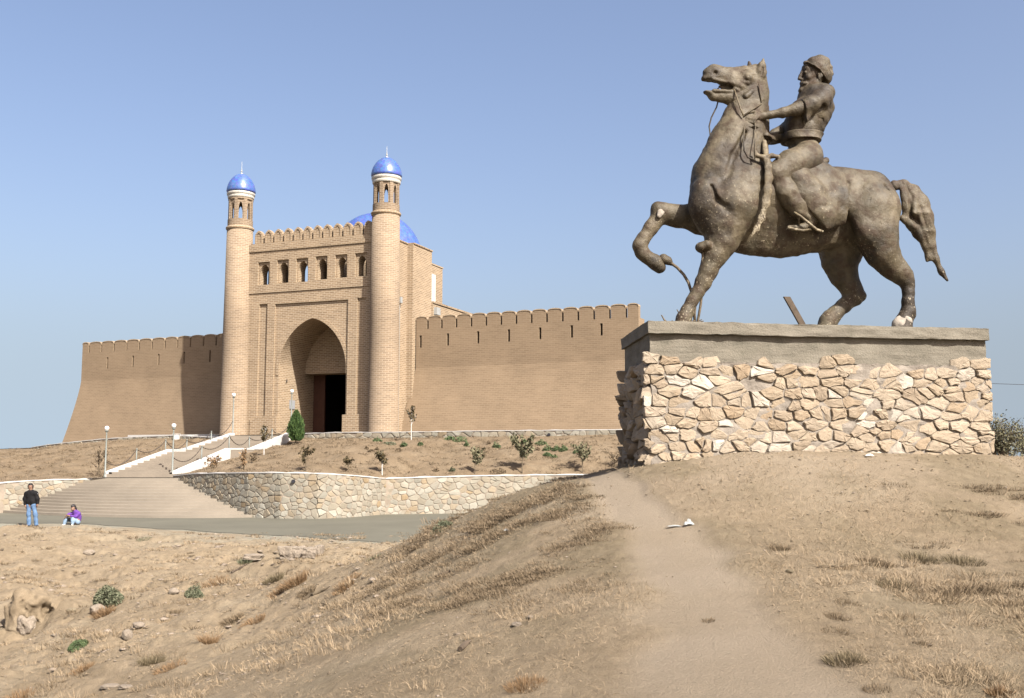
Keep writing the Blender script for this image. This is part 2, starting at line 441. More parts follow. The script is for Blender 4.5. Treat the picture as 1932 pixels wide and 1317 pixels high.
# ------------------------------------------------------------------ ground
ctrl = [  # (px, py, Y) read off the photograph
 (1216,878,12.0),(1300,865,12.1),(1400,851,12.3),(1550,852,12.4),(1700,853,12.6),(1870,857,12.75),(1932,862,13.2),(2100,866,14.0),(2400,880,14.5),
 (1163,886,13.9),(1110,894,13.5),(1060,903,13.6),(1000,919,14.0),(950,938,14.2),(900,961,14.5),(830,991,15.0),(770,1023,15.6),
 (1110,960,11.0),(1000,1000,10.8),(900,1060,10.5),(1200,1000,9.6),(1100,1100,8.3),(1000,1200,7.2),(1000,1317,5.9),(850,1180,8.0),(850,1317,6.1),
 (1250,950,10.4),(1400,950,10.1),(1400,1050,8.3),(1400,1180,6.7),(1400,1317,5.5),(1600,950,10.2),(1620,1060,8.3),(1600,1180,6.8),(1600,1317,5.5),
 (1750,950,10.2),(1720,1045,8.9),(1800,1100,7.9),(1800,1200,6.7),(1800,1317,5.5),(1932,950,10.6),(1932,1100,7.9),(1932,1317,5.5),(2200,1000,10),(2200,1317,5.6),(2600,1100,9),
 (700,1018,34.4),(700,1026,29),(700,1042,23),(700,1062,18),(700,1100,13.4),(700,1200,8.7),(700,1317,6.5),
 (600,1050,25),(600,1100,17),(600,1200,10.2),(600,1317,7.1),
 (500,1010,36),(500,1050,27),(500,1100,20),(500,1200,12),(500,1317,8.0),
 (400,1050,28),(400,1100,22),(400,1200,13.6),(400,1317,9.0),
 (300,1003,38),(300,1050,29),(300,1100,23),(300,1200,15),(300,1317,10),
 (150,1000,39.5),(150,1050,29.8),(150,1100,24.5),(150,1200,16.5),(150,1317,11.3),
 (0,992,40.5),(0,1050,30),(0,1100,25),(0,1200,17.7),(0,1317,12.3),
 (-300,1000,41),(-300,1100,27),(-300,1317,14),(-700,1317,16),(-700,1050,30),
]
pts = [tuple(P(*c)) for c in ctrl]
for x, y, z in [(0,2.0,-1.62),(0,0,-1.62),(-3,1,-1.75),(4,1,-1.6),(-7,4,-2.5),(8,4,-1.5),(-14,8,-3.0),(0,-6,-1.9),(8,-6,-1.8),(-10,-6,-2.6),
                (3,16.5,-0.75),(6,17,-0.55),(10,19,-0.8),(15,22,-1.4),(2,21,-2.0),(7,23,-1.8),(12,27,-2.5),(-1,20,-2.5),(18,14,-0.7),(20,8,-1.3),(0,27,-2.9),(6,30,-2.95),(22,32,-2.95),(30,20,-2.2)]:
    pts.append((x, y, H + z))
pts = np.array(pts)
def tps_fit(p, lam=0.02):
    n = len(p)
    r2 = ((p[:, None, :2] - p[None, :, :2]) ** 2).sum(-1)
    K = 0.5 * r2 * np.log(r2 + 1e-9) + lam * np.eye(n)
    Q = np.c_[np.ones(n), p[:, :2]]
    A = np.block([[K, Q], [Q.T, np.zeros((3, 3))]])
    return np.linalg.solve(A, np.r_[p[:, 2], 0, 0, 0])
wts = tps_fit(pts)
def tps(x, y):
    x = np.asarray(x, float).ravel(); y = np.asarray(y, float).ravel(); out = np.empty_like(x)
    for i in range(0, len(x), 20000):
        xs, ys = x[i:i + 20000], y[i:i + 20000]
        r2 = (xs[:, None] - pts[None, :, 0]) ** 2 + (ys[:, None] - pts[None, :, 1]) ** 2
        out[i:i + 20000] = (0.5 * r2 * np.log(r2 + 1e-9)) @ wts[:-3] + wts[-3] + wts[-2] * xs + wts[-1] * ys
    return out
# near edge of the road, a polyline y = f(x) in world space
edge_pts = [(-60, 46), (-40, 45.5), tuple(XY(0, 43.5)), tuple(XY(160, 43.0)), tuple(XY(400, 38.6)), tuple(XY(600, 35.8)), tuple(XY(770, 33.5)), (3.0, 31.5), (12, 32.5), (30, 36), (60, 42)]
ex = np.array([p[0] for p in edge_pts]); ey = np.array([p[1] for p in edge_pts])
def seg_dist(x, y, poly):
    d = np.full_like(x, 1e9)
    for (ax, ay), (bx, by) in zip(poly[:-1], poly[1:]):
        vx, vy = bx - ax, by - ay
        t = np.clip(((x - ax) * vx + (y - ay) * vy) / (vx * vx + vy * vy), 0, 1)
        d = np.minimum(d, np.hypot(x - ax - t * vx, y - ay - t * vy))
    return d
path_px = [(1085,897,13.3),(1125,906,12.6),(1165,935,11.4),(1230,985,10.0),(1285,1050,8.7),(1335,1120,7.6),(1375,1200,6.6),(1400,1317,5.5)]
path_poly = [tuple(P(*p)[:2]) for p in path_px] + [(1.0, 3.0)]
path_w = [.13, .15, .20, .25, .31, .38, .45, .48, .5]
def path_field(x, y):
    best = np.full_like(x, 9.0)
    for i in range(len(path_poly) - 1):
        (ax, ay), (bx, by) = path_poly[i], path_poly[i + 1]
        vx, vy = bx - ax, by - ay
        t = np.clip(((x - ax) * vx + (y - ay) * vy) / (vx * vx + vy * vy), 0, 1)
        d = np.hypot(x - ax - t * vx, y - ay - t * vy) / (path_w[i] * (1 - t) + path_w[i + 1] * t)
        best = np.minimum(best, d)
    return best
def sstep(a, b, x):
    t = np.clip((x - a) / (b - a), 0, 1); return t * t * (3 - 2 * t)
hole_c = P(95, 1150, 19.2)
def ground_z(x, y):
    z = tps(x, y).reshape(np.shape(x))
    ye = np.interp(x, ex, ey)
    m = sstep(-3.2, -0.7, y - ye)
    wob = 0.0
    far = sstep(14, 40, np.hypot(x, y))
    pf = path_field(x, y); pm = 1 - sstep(0.7, 1.6, pf + 0.35 * noise2(x * 2.2, y * 2.2, 5))
    amp = (1 - 0.75 * pm)
    dz = 0.03 * fbm2(x * 0.45, y * 0.45, 2, 3) * (1 + 2.0 * far) + amp * (0.008 * fbm2(x * 2.6, y * 2.6, 2, 11) + 0.0075 * fbm2(x * 13, y * 13, 3, 21) * (1 + 0.8 * far))
    # the gully side on the left is rutted and terraced
    lf = sstep(-1.0, -4.0, x) * sstep(9, 14, y)
    rut = noise2((x * 0.55 + y * 0.35), (y * 0.9 - x * 0.5) * 0.35, 77)
    dz = dz + lf * (0.19 * rut + 0.085 * fbm2(x * 1.3, y * 1.3, 3, 31) + 0.035 * fbm2(x * 6, y * 6, 3, 35))
    dz = dz - 0.035 * pm
    z = z + dz
    # undercut scar in the slope at far left
    hx, hy = x - hole_c.x, y - hole_c.y
    z = z - 0.55 * np.exp(-((hx + 0.45) / 0.42) ** 2 - ((hy + 0.4) / 0.8) ** 2) + 0.26 * np.exp(-((hx - 0.1) / 0.5) ** 2 - ((hy - 0.7) / 0.6) ** 2)
    z = z * (1 - m) + (H - 2.960) * m
    # falls away behind the fortress hill and out to the plain
    return z, pm, pf
def polar_grid(na, nr, a0, a1, r0, r1, f):
    ang = np.radians(np.linspace(a0, a1, na)); t = np.linspace(0, 1, nr)
    r = r0 * (r1 / r0) ** t
    A, R = np.meshgrid(ang, r)
    X = R * np.sin(A); Y = R * np.cos(A)
    Z, pm, pf = f(X, Y)
    V = np.stack([X, Y, Z], -1).reshape(-1, 3)
    i = np.arange(nr - 1)[:, None] * na + np.arange(na - 1)[None, :]
    Fc = np.stack([i, i + 1, i + na + 1, i + na], -1).reshape(-1, 4)
    return V, Fc, pm.ravel(), pf.ravel()
V, Fc, pm, pf = polar_grid(1000, 860, -36, 36, 3.6, 75, ground_z)
ground = np_obj("ground", V, Fc, M['soil'], smooth=True)
tag(ground, kind='structure')
ca = ground.data.color_attributes.new("zone", 'FLOAT_COLOR', 'POINT')
x_, y_ = V[:, 0], V[:, 1]
# zone: red = trampled dust, green = dry scrub mat, blue = grey rubble near the road
ang = np.degrees(np.arctan2(x_, y_))
scr = sstep(0.05, 0.7, fbm2(x_ * 1.1, y_ * 1.1, 4, 41) + 0.35) * (1 - pm)
mound_m = sstep(-2.6, -0.6, x_ - 0.10 * (y_ - 8)) * (1 - sstep(0.3, 1.4, x_ - 0.28 * (y_ - 5.0) + 0.0)) * sstep(6.5, 8.5, y_)
right_m = sstep(0.0, 0.9, x_ - 0.23 * y_ - 0.35)
Gm = scr * np.clip(0.12 + 0.55 * mound_m + 0.45 * right_m, 0, 0.8)
ye_ = np.interp(x_, ex, ey)
Bm = sstep(-7, -1, y_ - ye_) * (0.5 + 0.5 * noise2(x_ * 0.8, y_ * 0.8, 9)) + 0.8 * sstep(-0.4, 0, y_ - ye_)
Rm = np.clip(pm * (0.8 + 0.3 * noise2(x_ * 2, y_ * 2, 8)) + 0.55 * (1 - sstep(0.0, 1.6, np.hypot((x_ - 3.2) / 3.2, (y_ - 11.6) / 1.3))), 0, 1)
cd = np.stack([Rm, Gm, np.clip(Bm, 0, 1), np.ones_like(pm)], -1).astype(np.float32)
ca.data.foreach_set("color", cd.ravel())
GV, Gpm = V, pm
# coarser ground behind and beside the camera, and the plain out to the horizon
def outer(x, y):
    z, a, b_ = ground_z(x, y); return z - 0.03, a, b_
V, Fc, _, _ = polar_grid(90, 50, 35.9, 324.1, 3.6, 75, outer)
og = np_obj("ground", V, Fc, M['soil'], smooth=True); tag(og, kind='structure')
V, Fc, _, _ = polar_grid(60, 12, 0, 360, 0.05, 3.65, outer)
og = np_obj("ground", V, Fc, M['soil'], smooth=True); tag(og, kind='structure')
def plain(x, y):
    r = np.hypot(x, y); z = np.interp(r, [70, 110, 400, 6000], [H - 3.2, H - 9, H - 22, H - 40]) + 0 * x
    return z, z * 0, z * 0
V, Fc, _, _ = polar_grid(120, 40, 0, 360, 70, 6000, plain)
pl = np_obj("plain", V, Fc, simple("far_plain", (0.42, 0.36, 0.29), 0.97, 0.05, var=0.15, scale=0.01), smooth=True); tag(pl, kind='structure')

def bvh_of(o):
    return BVHTree.FromPolygons([v.co for v in o.data.vertices], [tuple(p.vertices) for p in o.data.polygons])
bvh_ground = bvh_of(ground)
def G(px, py, bvh=None):
    a, b = ray(px, py)
    d = Vector((a, 1, b)).normalized()
    r = (bvh or bvh_ground).ray_cast(Vector((0, 0, H)), d)
    return r[0] if r[0] is not None else None
def drop(x, y, bvh=None):
    r = (bvh or bvh_ground).ray_cast(Vector((x, y, 60)), Vector((0, 0, -1)))
    return r[0].z if r[0] is not None else H - 3

# ------------------------------------------------------------------ road
def lerp(a, b, t): return a + (b - a) * t
far_px = [(-40, 51.5), (0, 50.5)]
zr = H - 2.95
near = [(-60, 46), (-40, 45.5), XY(-20, 43.8), XY(160, 43.0), XY(280, 40.8), XY(400, 38.6), XY(500, 37.2), XY(600, 35.8), XY(770, 33.5), (3.0, 31.5), (12, 32.5), (30, 36)]
farl = [(-60, 56), (-40, 54), XY(-20, 52.5), XY(160, 51.8), XY(280, 51.8), XY(400, 51.8), XY(500, 51), XY(600, 50.5), XY(770, 52), (3, 52), (12, 51), (30, 50)]
rv = []; rf = []; NX = 8
rng = random.Random(4)
def resample(poly, n):
    poly = [Vector((p[0], p[1])) for p in poly]
    d = [0]
    for a, b_ in zip(poly[:-1], poly[1:]): d.append(d[-1] + (b_ - a).length)
    out = []
    for i in range(n):
        t = d[-1] * i / (n - 1)
        k = max(j for j in range(len(d)) if d[j] <= t + 1e-9); k = min(k, len(poly) - 2)
        out.append(poly[k].lerp(poly[k + 1], (t - d[k]) / (d[k + 1] - d[k])))
    return out
nr_, fr_ = resample(near, 160), resample(farl, 160)
for i in range(160):
    w = 0.22 * float(noise2(np.array(i * 0.55), np.array(1.0), 3)) + 0.08 * rng.uniform(-1, 1)
    for j in range(NX + 1):
        p = nr_[i].lerp(fr_[i], j / NX)
        rv.append((p.x, p.y + (w if j == 0 else 0), zr + 0.005 + (0.0 if j == 0 else 0.02 * min(1, j / 2))))
for i in range(159):
    for j in range(NX):
        a = i * (NX + 1) + j
        rf.append((a, a + NX + 1, a + NX + 2, a + 1))
road = mesh_obj("road", rv, rf, M['asphalt'], smooth=True); tag(road, kind='structure')

# ------------------------------------------------------------------ stone facing made of real stones
def voronoi_cells(L, z0, z1, sw, sh, rnd, jit=0.42, drop=0.06, fill=0.16, jz=0.36):
    """list of (polygon [(x,z)], centre) in metres; cells about sw x sh"""
    nx = max(2, int(L / sw)); nz = max(1, int(round((z1 - z0) / sh)))
    sites = []
    for j in range(-1, nz + 1):
        k = 0
        for i in range(-1, nx + 1):
            if rnd.random() < drop: continue
            sites.append(((i + 0.5 + (0.5 if j % 2 else 0) + rnd.uniform(-jit, jit)) * L / nx / sw, (j + 0.5 + rnd.uniform(-jz, jz)) * ((z1 - z0) / nz) / sh))
            if rnd.random() < fill:
                sites.append(((i + 0.5 + rnd.uniform(-.5, .5)) * L / nx / sw, (j + 0.5 + rnd.uniform(-.5, .5)) * ((z1 - z0) / nz) / sh))
    gridd = {}
    for q, (x, z) in enumerate(sites): gridd.setdefault((int(x // 1), int(z // 1)), []).append(q)
    W, Hh = L / sw, (z1 - z0) / sh
    out = []
    for q, (x, z) in enumerate(sites):
        if not (-0.2 < x < W + 0.2 and -0.2 < z < Hh + 0.2): continue
        poly = [(x - 2, z - 2), (x + 2, z - 2), (x + 2, z + 2), (x - 2, z + 2)]
        nb = []
        for di in range(-2, 3):
            for dj in range(-2, 3):
                for q2 in gridd.get((int(x // 1) + di, int(z // 1) + dj), ()):
                    if q2 != q:
                        X, Z = sites[q2]; nb.append(((X - x) ** 2 + (Z - z) ** 2, X, Z))
        nb.sort()
        halfs = [((X + x) / 2, (Z + z) / 2, X - x, Z - z) for _, X, Z in nb[:18]]
        halfs += [(0, 0, -1, 0), (W, 0, 1, 0), (0, 0, 0, -1), (0, Hh, 0, 1)]
        for mx, mz, nx_, nz_ in halfs:
            new = []
            for a, b_ in zip(poly, poly[1:] + poly[:1]):
                da = (a[0] - mx) * nx_ + (a[1] - mz) * nz_; db = (b_[0] - mx) * nx_ + (b_[1] - mz) * nz_
                if da <= 0: new.append(a)
                if da * db < 0:
                    t = da / (da - db); new.append((a[0] + (b_[0] - a[0]) * t, a[1] + (b_[1] - a[1]) * t))
            poly = new
            if len(poly) < 3: break
        if len(poly) >= 3:
            # drop tiny edges
            pp = [p for p, pn in zip(poly, poly[1:] + poly[:1]) if math.hypot(p[0] - pn[0], p[1] - pn[1]) > 0.10]
            if len(pp) < 3: continue
            pp = [(a * sw, c * sh + z0) for a, c in pp]
            out.append(pp)
    return out
def stones(L, z0, z1, sw, sh, fmap, depth, gap, seed, keep=None, sub=1, rough=0.012, uneven=0.5, tiltk=0.35, cor=(0.06, 0.20), jit=0.42, face=(0.86, 0.93, 0.60), drop=0.06, fill=0.16, jz=0.36):
    """stones standing out of a wall; fmap(x, z, out) gives the point"""
    rnd = random.Random(seed)
    V, Fs = [], []
    for poly in voronoi_cells(L, z0, z1, sw, sh, rnd, jit, drop, fill, jz):
        cx = sum(p[0] for p in poly) / len(poly); cz = sum(p[1] for p in poly) / len(poly)
        if keep and not keep(cx, cz): continue
        # shrink by the joint and knock the corners off
        g = gap * rnd.uniform(0.5, 1.5)
        q = []
        for (ax, az), (bx, bz) in zip(poly, poly[1:] + poly[:1]):
            e = rnd.uniform(*cor)
            q.append((ax + (bx - ax) * e, az + (bz - az) * e)); 
            if sub > 1: 
                m_ = rnd.uniform(0.4, 0.6); q.append((ax + (bx - ax) * m_ + rnd.uniform(-rough, rough), az + (bz - az) * m_ + rnd.uniform(-rough, rough)))
            q.append((bx + (ax - bx) * e, bz + (az - bz) * e))
        q2 = []
        for x, z in q:
            dx, dz = x - cx, z - cz; r = math.hypot(dx, dz) + 1e-9
            k = max(0.35, (r - g) / r); q2.append((cx + dx * k + rnd.uniform(-rough, rough) * .5, cz + dz * k + rnd.uniform(-rough, rough) * .5))
        n = len(q2)
        d = depth * rnd.uniform(1 - uneven, 1 + uneven * 0.6)
        tx, tz = rnd.uniform(-tiltk, tiltk), rnd.uniform(-tiltk, tiltk)
        ox, oz = rnd.uniform(-.15, .15), rnd.uniform(-.15, .15)
        b0 = len(V)
        rings = [(1.0, -0.3, 0), (1.0, 0.5, .12), (face[1], face[0], .12), (face[2], 1.0, .12)]
        for sc, dk, jn in rings:
            for x, z in q2:
                X = cx + (x - cx) * sc + (ox * (1 - sc) * sw * 0.5); Z = cz + (z - cz) * sc + (oz * (1 - sc) * sh * .5)
                o = d * dk + ((X - cx) * tx + (Z - cz) * tz) * (1 if dk > 0.4 else 0) + rnd.uniform(-1, 1) * jn * d
                if dk > 0.4: o = max(o, d * 0.1)
                V.append(fmap(X, Z, o))
        V.append(fmap(cx + ox * sw * .3, cz + oz * sh * .3, d * rnd.uniform(0.9, 1.15)))
        for r in range(len(rings) - 1):
            for i in range(n):
                j = (i + 1) % n
                Fs.append((b0 + r * n + i, b0 + r * n + j, b0 + (r + 1) * n + j, b0 + (r + 1) * n + i))
        for i in range(n):
            Fs.append((b0 + 3 * n + i, b0 + 3 * n + (i + 1) % n, b0 + 4 * n))
    return V, Fs
def poly_wall(line, seed, sw, sh, depth, gap, name, label, group=None, thick=0.45, coping=0.07, cop_h=0.05, cat='wall', drain=None):
    """a stone wall with whitewashed coping along line = [(x, y, zbottom, ztop)...]; stones face the camera side"""
    root = empty(name, (line[0][0], line[0][1], line[0][2]), 0, label, cat, group)
    o0 = Vector((line[0][0], line[0][1], line[0][2]))
    pts2 = [Vector((p[0], p[1])) for p in line]
    d = [0]
    for a, b_ in zip(pts2[:-1], pts2[1:]): d.append(d[-1] + (b_ - a).length)
    L = d[-1]
    nrm = []
    for i in range(len(pts2)):
        t = (pts2[min(i + 1, len(pts2) - 1)] - pts2[max(i - 1, 0)]).normalized()
        nrm.append(Vector((t.y, -t.x)))       # towards the right hand of the direction of travel = camera side when running left to right
    def at(s):
        s = min(max(s, 0), L); k = 0
        while k < len(d) - 2 and d[k + 1] < s: k += 1
        t = (s - d[k]) / max(1e-6, d[k + 1] - d[k])
        return pts2[k].lerp(pts2[k + 1], t), nrm[k].lerp(nrm[k + 1], t), lerp(line[k][2], line[k + 1][2], t), lerp(line[k][3], line[k + 1][3], t)
    def fm(x, z, o):
        p, n, zb, zt = at(x); p = p + n * o
        z = min(max(z, zb - 0.2), zt)
        return (p.x - o0.x, p.y - o0.y, z - o0.z)
    z0 = min(p[2] for p in line) - 0.1; z1 = max(p[3] for p in line)
    V, Fs = stones(L, z0, z1, sw, sh, fm, depth, gap, seed, tiltk=0.08, uneven=0.3, keep=lambda x, z: at(x)[2] - sh * 0.6 < z < at(x)[3] - sh * 0.1)
    mesh_obj("stone_facing", V, Fs, M['stone_far'], root)
    n = max(8, int(L / 0.5)); cv = []; cf = []; kv = []; kf = []
    for i in range(n + 1):
        p, nn, zb, zt = at(L * i / n)
        for oo, zz in ((0, zb - 0.4), (0, zt), (-thick, zt), (-thick, zb - 0.4)):
            q = p + nn * oo; cv.append((q.x - o0.x, q.y - o0.y, zz - o0.z))
        wob = 0.012 * math.sin(i * 1.7) + 0.01 * math.sin(i * 4.1)
        for oo, zz in ((coping * .6, zt + 0.003), (coping * .6, zt + cop_h + wob), (-thick - 0.02, zt + cop_h + wob), (-thick - 0.02, zt + 0.003)):
            q = p + nn * oo; kv.append((q.x - o0.x, q.y - o0.y, zz - o0.z))
    for vv, ff in ((cv, cf), (kv, kf)):
        for i in range(n):
            a = i * 4
            for k in range(4):
                k2 = (k + 1) % 4
                ff.append((a + k, a + 4 + k, a + 4 + k2, a + k2))
        ff.append((0, 1, 2, 3)); e = n * 4; ff.append((e + 3, e + 2, e + 1, e))
    mesh_obj("mortar_core", cv, cf, M['mortar_far'], root)
    mesh_obj("coping", kv, kf, M['whitewash'], root)
    for (s, z) in (drain or []):
        p, nn, zb, zt = at(s)
        mb = MB(); c = Vector((p.x - o0.x, p.y - o0.y, z - o0.z)); n3 = Vector((nn.x, nn.y, 0))
        mb.tube([c - n3 * 0.05, c + n3 * (depth + 0.10)], 0.085, 10)
        mb.build("drain_pipe", M['wire'], root)
    return root
# lower retaining wall, right of the stairs: coping pixels and depths
def line_from(pl, zb=None):
    out = []
    for (pxt, pyt, Y, zbot) in pl:
        t = P(pxt, pyt, Y)
        out.append((t.x, t.y, zbot, t.z - 0.07))
    return out
right_ret = [(328,896,51.8,H-1.45),(365,892,50.2,H-2.0),(410,891,48.6,H-2.6),(470,890,46.9,zr),(530,890,46.0,zr),(600,891,45.8,zr),(665,895,47.0,zr),(728,901,49.2,zr),(800,898.5,49.6,zr),(900,896,50.2,zr),(1000,894.5,50.6,zr),(1120,893.5,51,zr),(1400,890,51.6,zr)]
rl = line_from(right_ret)
poly_wall(rl, 11, 0.34, 0.27, 0.028, 0.018, "retaining_wall", "low curved retaining wall of pale field stone with white coping beside the road", thick=0.5, drain=[(9.6, H - 1.25)])
left_ret = [(-260,925,46,zr),(-60,918,49.2,zr),(5,909,50.3,zr),(60,905,50.8,H-2.5),(120,903,51.2,H-1.9),(180,902,51.6,H-1.42),(203,900,51.8,H-1.3)]
ll = line_from(left_ret)
poly_wall(ll, 12, 0.34, 0.27, 0.028, 0.018, "retaining_wall", "retaining wall left of the stairs, tapering away behind the standing person", thick=0.5)
up_right = [(572,816.5,64.6,H+.75),(640,814.5,63.4,H+.7),(720,814,62.2,H+.7),(800,813.2,61.2,H+.72),(900,811.5,60,H+.75),(1000,810.5,58.8,H+.8),(1165,809,57.2,H+.85),(1400,806,55,H+.85)]
poly_wall(line_from(up_right), 13, 0.55, 0.33, 0.04, 0.03, "terrace_wall", "long low stone kerb wall with white top below the gate and right fortress wall", thick=0.4, drain=[(16.7, H + 1.08)])
up_left = [(60,843,78,H+.1),(90,838,76.5,H+.35),(140,832.5,75,H+.55),(200,826.5,73.4,H+.7),(260,823,72,H+.85),(325,820.5,70.4,H+.9),(380,823,68,H+.8),(432,825,65.5,H+.7)]
poly_wall(line_from(up_left), 14, 0.42, 0.28, 0.05, 0.03, "terrace_wall", "low rough stone kerb wall in front of the left fortress wall", thick=0.4, cop_h=0.05)

# ------------------------------------------------------------------ hillside and terrace
def ruled(name, B, T, mat, ns, nt_, amp=0.1, bulge=0.0, seed=1, endfall=None):
    def rs(line, n):
        d = [0]
        L = [Vector(p) for p in line]
        for a, b_ in zip(L[:-1], L[1:]): d.append(d[-1] + (b_ - a).length)
        out = []
        for i in range(n):
            t = i / (n - 1) * (len(L) - 1); k = min(int(t), len(L) - 2); out.append(L[k].lerp(L[k + 1], t - k))
        return np.array([tuple(v) for v in out])
    b_, t_ = rs(B, ns), rs(T, ns)
    w = np.linspace(0, 1, nt_)[:, None, None]
    V = b_[None] * (1 - w) + t_[None] * w
    edge = np.minimum(1, np.minimum(w[..., 0], 1 - w[..., 0]) * 8) * np.ones((1, ns))
    es = np.minimum(1, np.minimum(np.arange(ns), ns - 1 - np.arange(ns)) / 8.0)[None, :]
    V[..., 2] += edge * es * amp * fbm2(V[..., 0] * 0.5, V[..., 1] * 0.5, 4, seed) + edge * 0.02 * fbm2(V[..., 0] * 4, V[..., 1] * 4, 2, seed + 7) + bulge * (4 * w[..., 0] * (1 - w[..., 0])) * es
    i = np.arange(nt_ - 1)[:, None] * ns + np.arange(ns - 1)[None, :]
    Fc = np.stack([i, i + 1, i + ns + 1, i + ns], -1).reshape(-1, 4)
    o = np_obj(name, V.reshape(-1, 3), Fc, mat, smooth=True); tag(o, kind='structure')
    return o
def back(p, d=0.25, dz=-0.02):
    return Vector((p[0] + 0.33 * d, p[1] + 0.94 * d, p[3] + dz))
tw_r = [back((p.x, p.y, 0, p.z)) for p in []]
B_r = [P(332, 897, 52.0) - Vector((0, 0, .05))] + [back(p, .35) for p in rl[1:]]
ur = line_from(up_right)
T_r = [P(548, 826, 64.2)] + [Vector((p[0] + .05, p[1] + .2, p[2] + 0.25)) for p in ur]
# resample both so that they fan out evenly from the stairs
def even(line, n=14):
    L = [Vector(p) for p in line]; d = [0]
    for a, b_ in zip(L[:-1], L[1:]): d.append(d[-1] + (b_ - a).length)
    out = []
    for i in range(n):
        t = d[-1] * i / (n - 1); k = 0
        while k < len(d) - 2 and d[k + 1] < t: k += 1
        out.append(L[k].lerp(L[k + 1], (t - d[k]) / (d[k + 1] - d[k])))
    return out
hill_r = ruled("hillside", even(B_r), even(T_r), M['soil_far'], 420, 120, 0.16, 0.10, 51)
B_l = [back(p, .35) for p in ll[:-1]] + [P(207, 897, 51.9) - Vector((0, 0, .05))]
ul = line_from(up_left)
T_l = [P(-260, 858, 84), P(-60, 850, 81), P(0, 846, 80)] + [Vector((p[0] + .05, p[1] + .2, p[2] + 0.2)) for p in ul] 
hill_l = ruled("hillside", even(B_l), even(T_l), M['soil_far'], 420, 140, 0.22, 0.12, 52)
bvh_hr, bvh_hl = bvh_of(hill_r), bvh_of(hill_l)
# terrace on which the fortress stands
T_all = [P(-260, 857, 84), P(-60, 849, 81)] + [Vector((p[0], p[1] + .2, p[3])) for p in ul] + [P(490, 820.5, 64.6)] + [Vector((p[0], p[1] + .2, H + 1.22)) for p in ur]
ta = even(T_all, 30)
terrace = ruled("terrace", ta, [Vector((p.x + 9, p.y + 27, max(p.z, H + .6))) for p in ta], M['soil_far'], 120, 40, 0.0, 0, 54)
# ------------------------------------------------------------------ stairs
def stair_pt(px, py, Y): return P(px, py, Y)
sl = [P(205, 895, 51.8), P(320, 853, 56.5), P(345, 852.3, 58.5), P(438, 822, 63.2)]
sr = [P(325, 895, 51.8), P(430, 849, 56.5), P(475, 848.5, 58.5), P(545, 819, 63.2)]
def flight(a0, b0, a1, b1, n, name, mat, label):
    root_v = []; root_f = []
    for i in range(n):
        t0, t1 = i / n, (i + 1) / n
        L0, R0, L1, R1 = a0.lerp(a1, t0), b0.lerp(b1, t0), a0.lerp(a1, t1), b0.lerp(b1, t1)
        z = lerp(a0.z, a1.z, t1); zp = lerp(a0.z, a1.z, t0)
        b_ = len(root_v)
        root_v += [(L0.x, L0.y, zp), (R0.x, R0.y, zp), (L0.x, L0.y, z), (R0.x, R0.y, z), (L1.x, L1.y, z), (R1.x, R1.y, z)]
        root_f += [(b_, b_ + 1, b_ + 3, b_ + 2), (b_ + 2, b_ + 3, b_ + 5, b_ + 4)]
    return root_v, root_f
stair = empty("staircase", tuple(sl[0]), 0, "long straight outdoor staircase with white edges climbing to the gate", "staircase")
off = Vector(sl[0])
for k, n in ((0, 10), (1, 1), (2, 8)):
    a0, b0, a1, b1 = sl[k], sr[k], sl[k + 1], sr[k + 1]
    v, f = flight(a0, b0, a1, b1, n, "", None, None)
    mesh_obj("flight" if n > 1 else "landing", [tuple(Vector(p) - off) for p in v], f, M['steps'], stair)
def stringer(line, name, w=0.32, up=0.16, low=0.35, mat=None):
    """whitewashed stepped edge"""
    mb = MB(); v = []; f = []
    for k in range(3):
        a, b_ = line[k] - off, line[k + 1] - off
        n = 1
        for i in range(n):
            p, q = a.lerp(b_, i / n), a.lerp(b_, (i + 1) / n)
            b0 = len(v)
            z1 = q.z + up; zb = p.z - low
            v += [(p.x - w / 2, p.y, zb), (p.x + w / 2, p.y, zb), (q.x + w / 2, q.y, zb), (q.x - w / 2, q.y, zb),
                  (p.x - w / 2, p.y, p.z + up), (p.x + w / 2, p.y, p.z + up), (q.x + w / 2, q.y, z1), (q.x - w / 2, q.y, z1)]
            f += [(b0, b0 + 3, b0 + 2, b0 + 1), (b0 + 4, b0 + 5, b0 + 6, b0 + 7), (b0, b0 + 1, b0 + 5, b0 + 4), (b0 + 1, b0 + 2, b0 + 6, b0 + 5), (b0 + 3, b0, b0 + 4, b0 + 7)]
    return mesh_obj(name, v, f, mat or M['whitewash'], stair)
stringer(sl, "stringer"); stringer(sr, "stringer", w=0.30, up=0.10, low=-0.02); stringer(sr, "stringer_wall", w=0.26, up=0.0, low=0.6, mat=M['steps'])
lv = [tuple(Vector(p) - off) for p in (sl[3] + Vector((-1.5, .02, 0)), sr[3] + Vector((.1, .02, 0)), sr[3] + Vector((1.0, 2.6, .02)), sl[3] + Vector((-.4, 3.0, .02)))]
mesh_obj("landing", lv, [(0, 1, 2, 3)], M['steps'], stair)
lv = [tuple(Vector(p) - off) for p in (P(160, 905, 51.4) , P(330, 905, 51.4), sr[0] + Vector((.2, .3, -.14)), sl[0] + Vector((-.5, .3, -.14)))]
lv = [(a, b_, -0.145) for a, b_, c in lv]
ra, rb_ = Vector((0, 0, 0)), sr[0] - off
mesh_obj("riser", [(ra.x - .1, ra.y - .02, -.3), (rb_.x + .1, rb_.y - .02, -.3), (rb_.x + .1, rb_.y - .02, .02), (ra.x - .1, ra.y - .02, .02), (ra.x - .1, ra.y + .5, .02), (rb_.x + .1, rb_.y + .5, .02)], [(0, 1, 2, 3), (3, 2, 5, 4)], M["steps"], stair)
mesh_obj("landing", lv, [(0, 1, 2, 3)], M['steps'], stair)
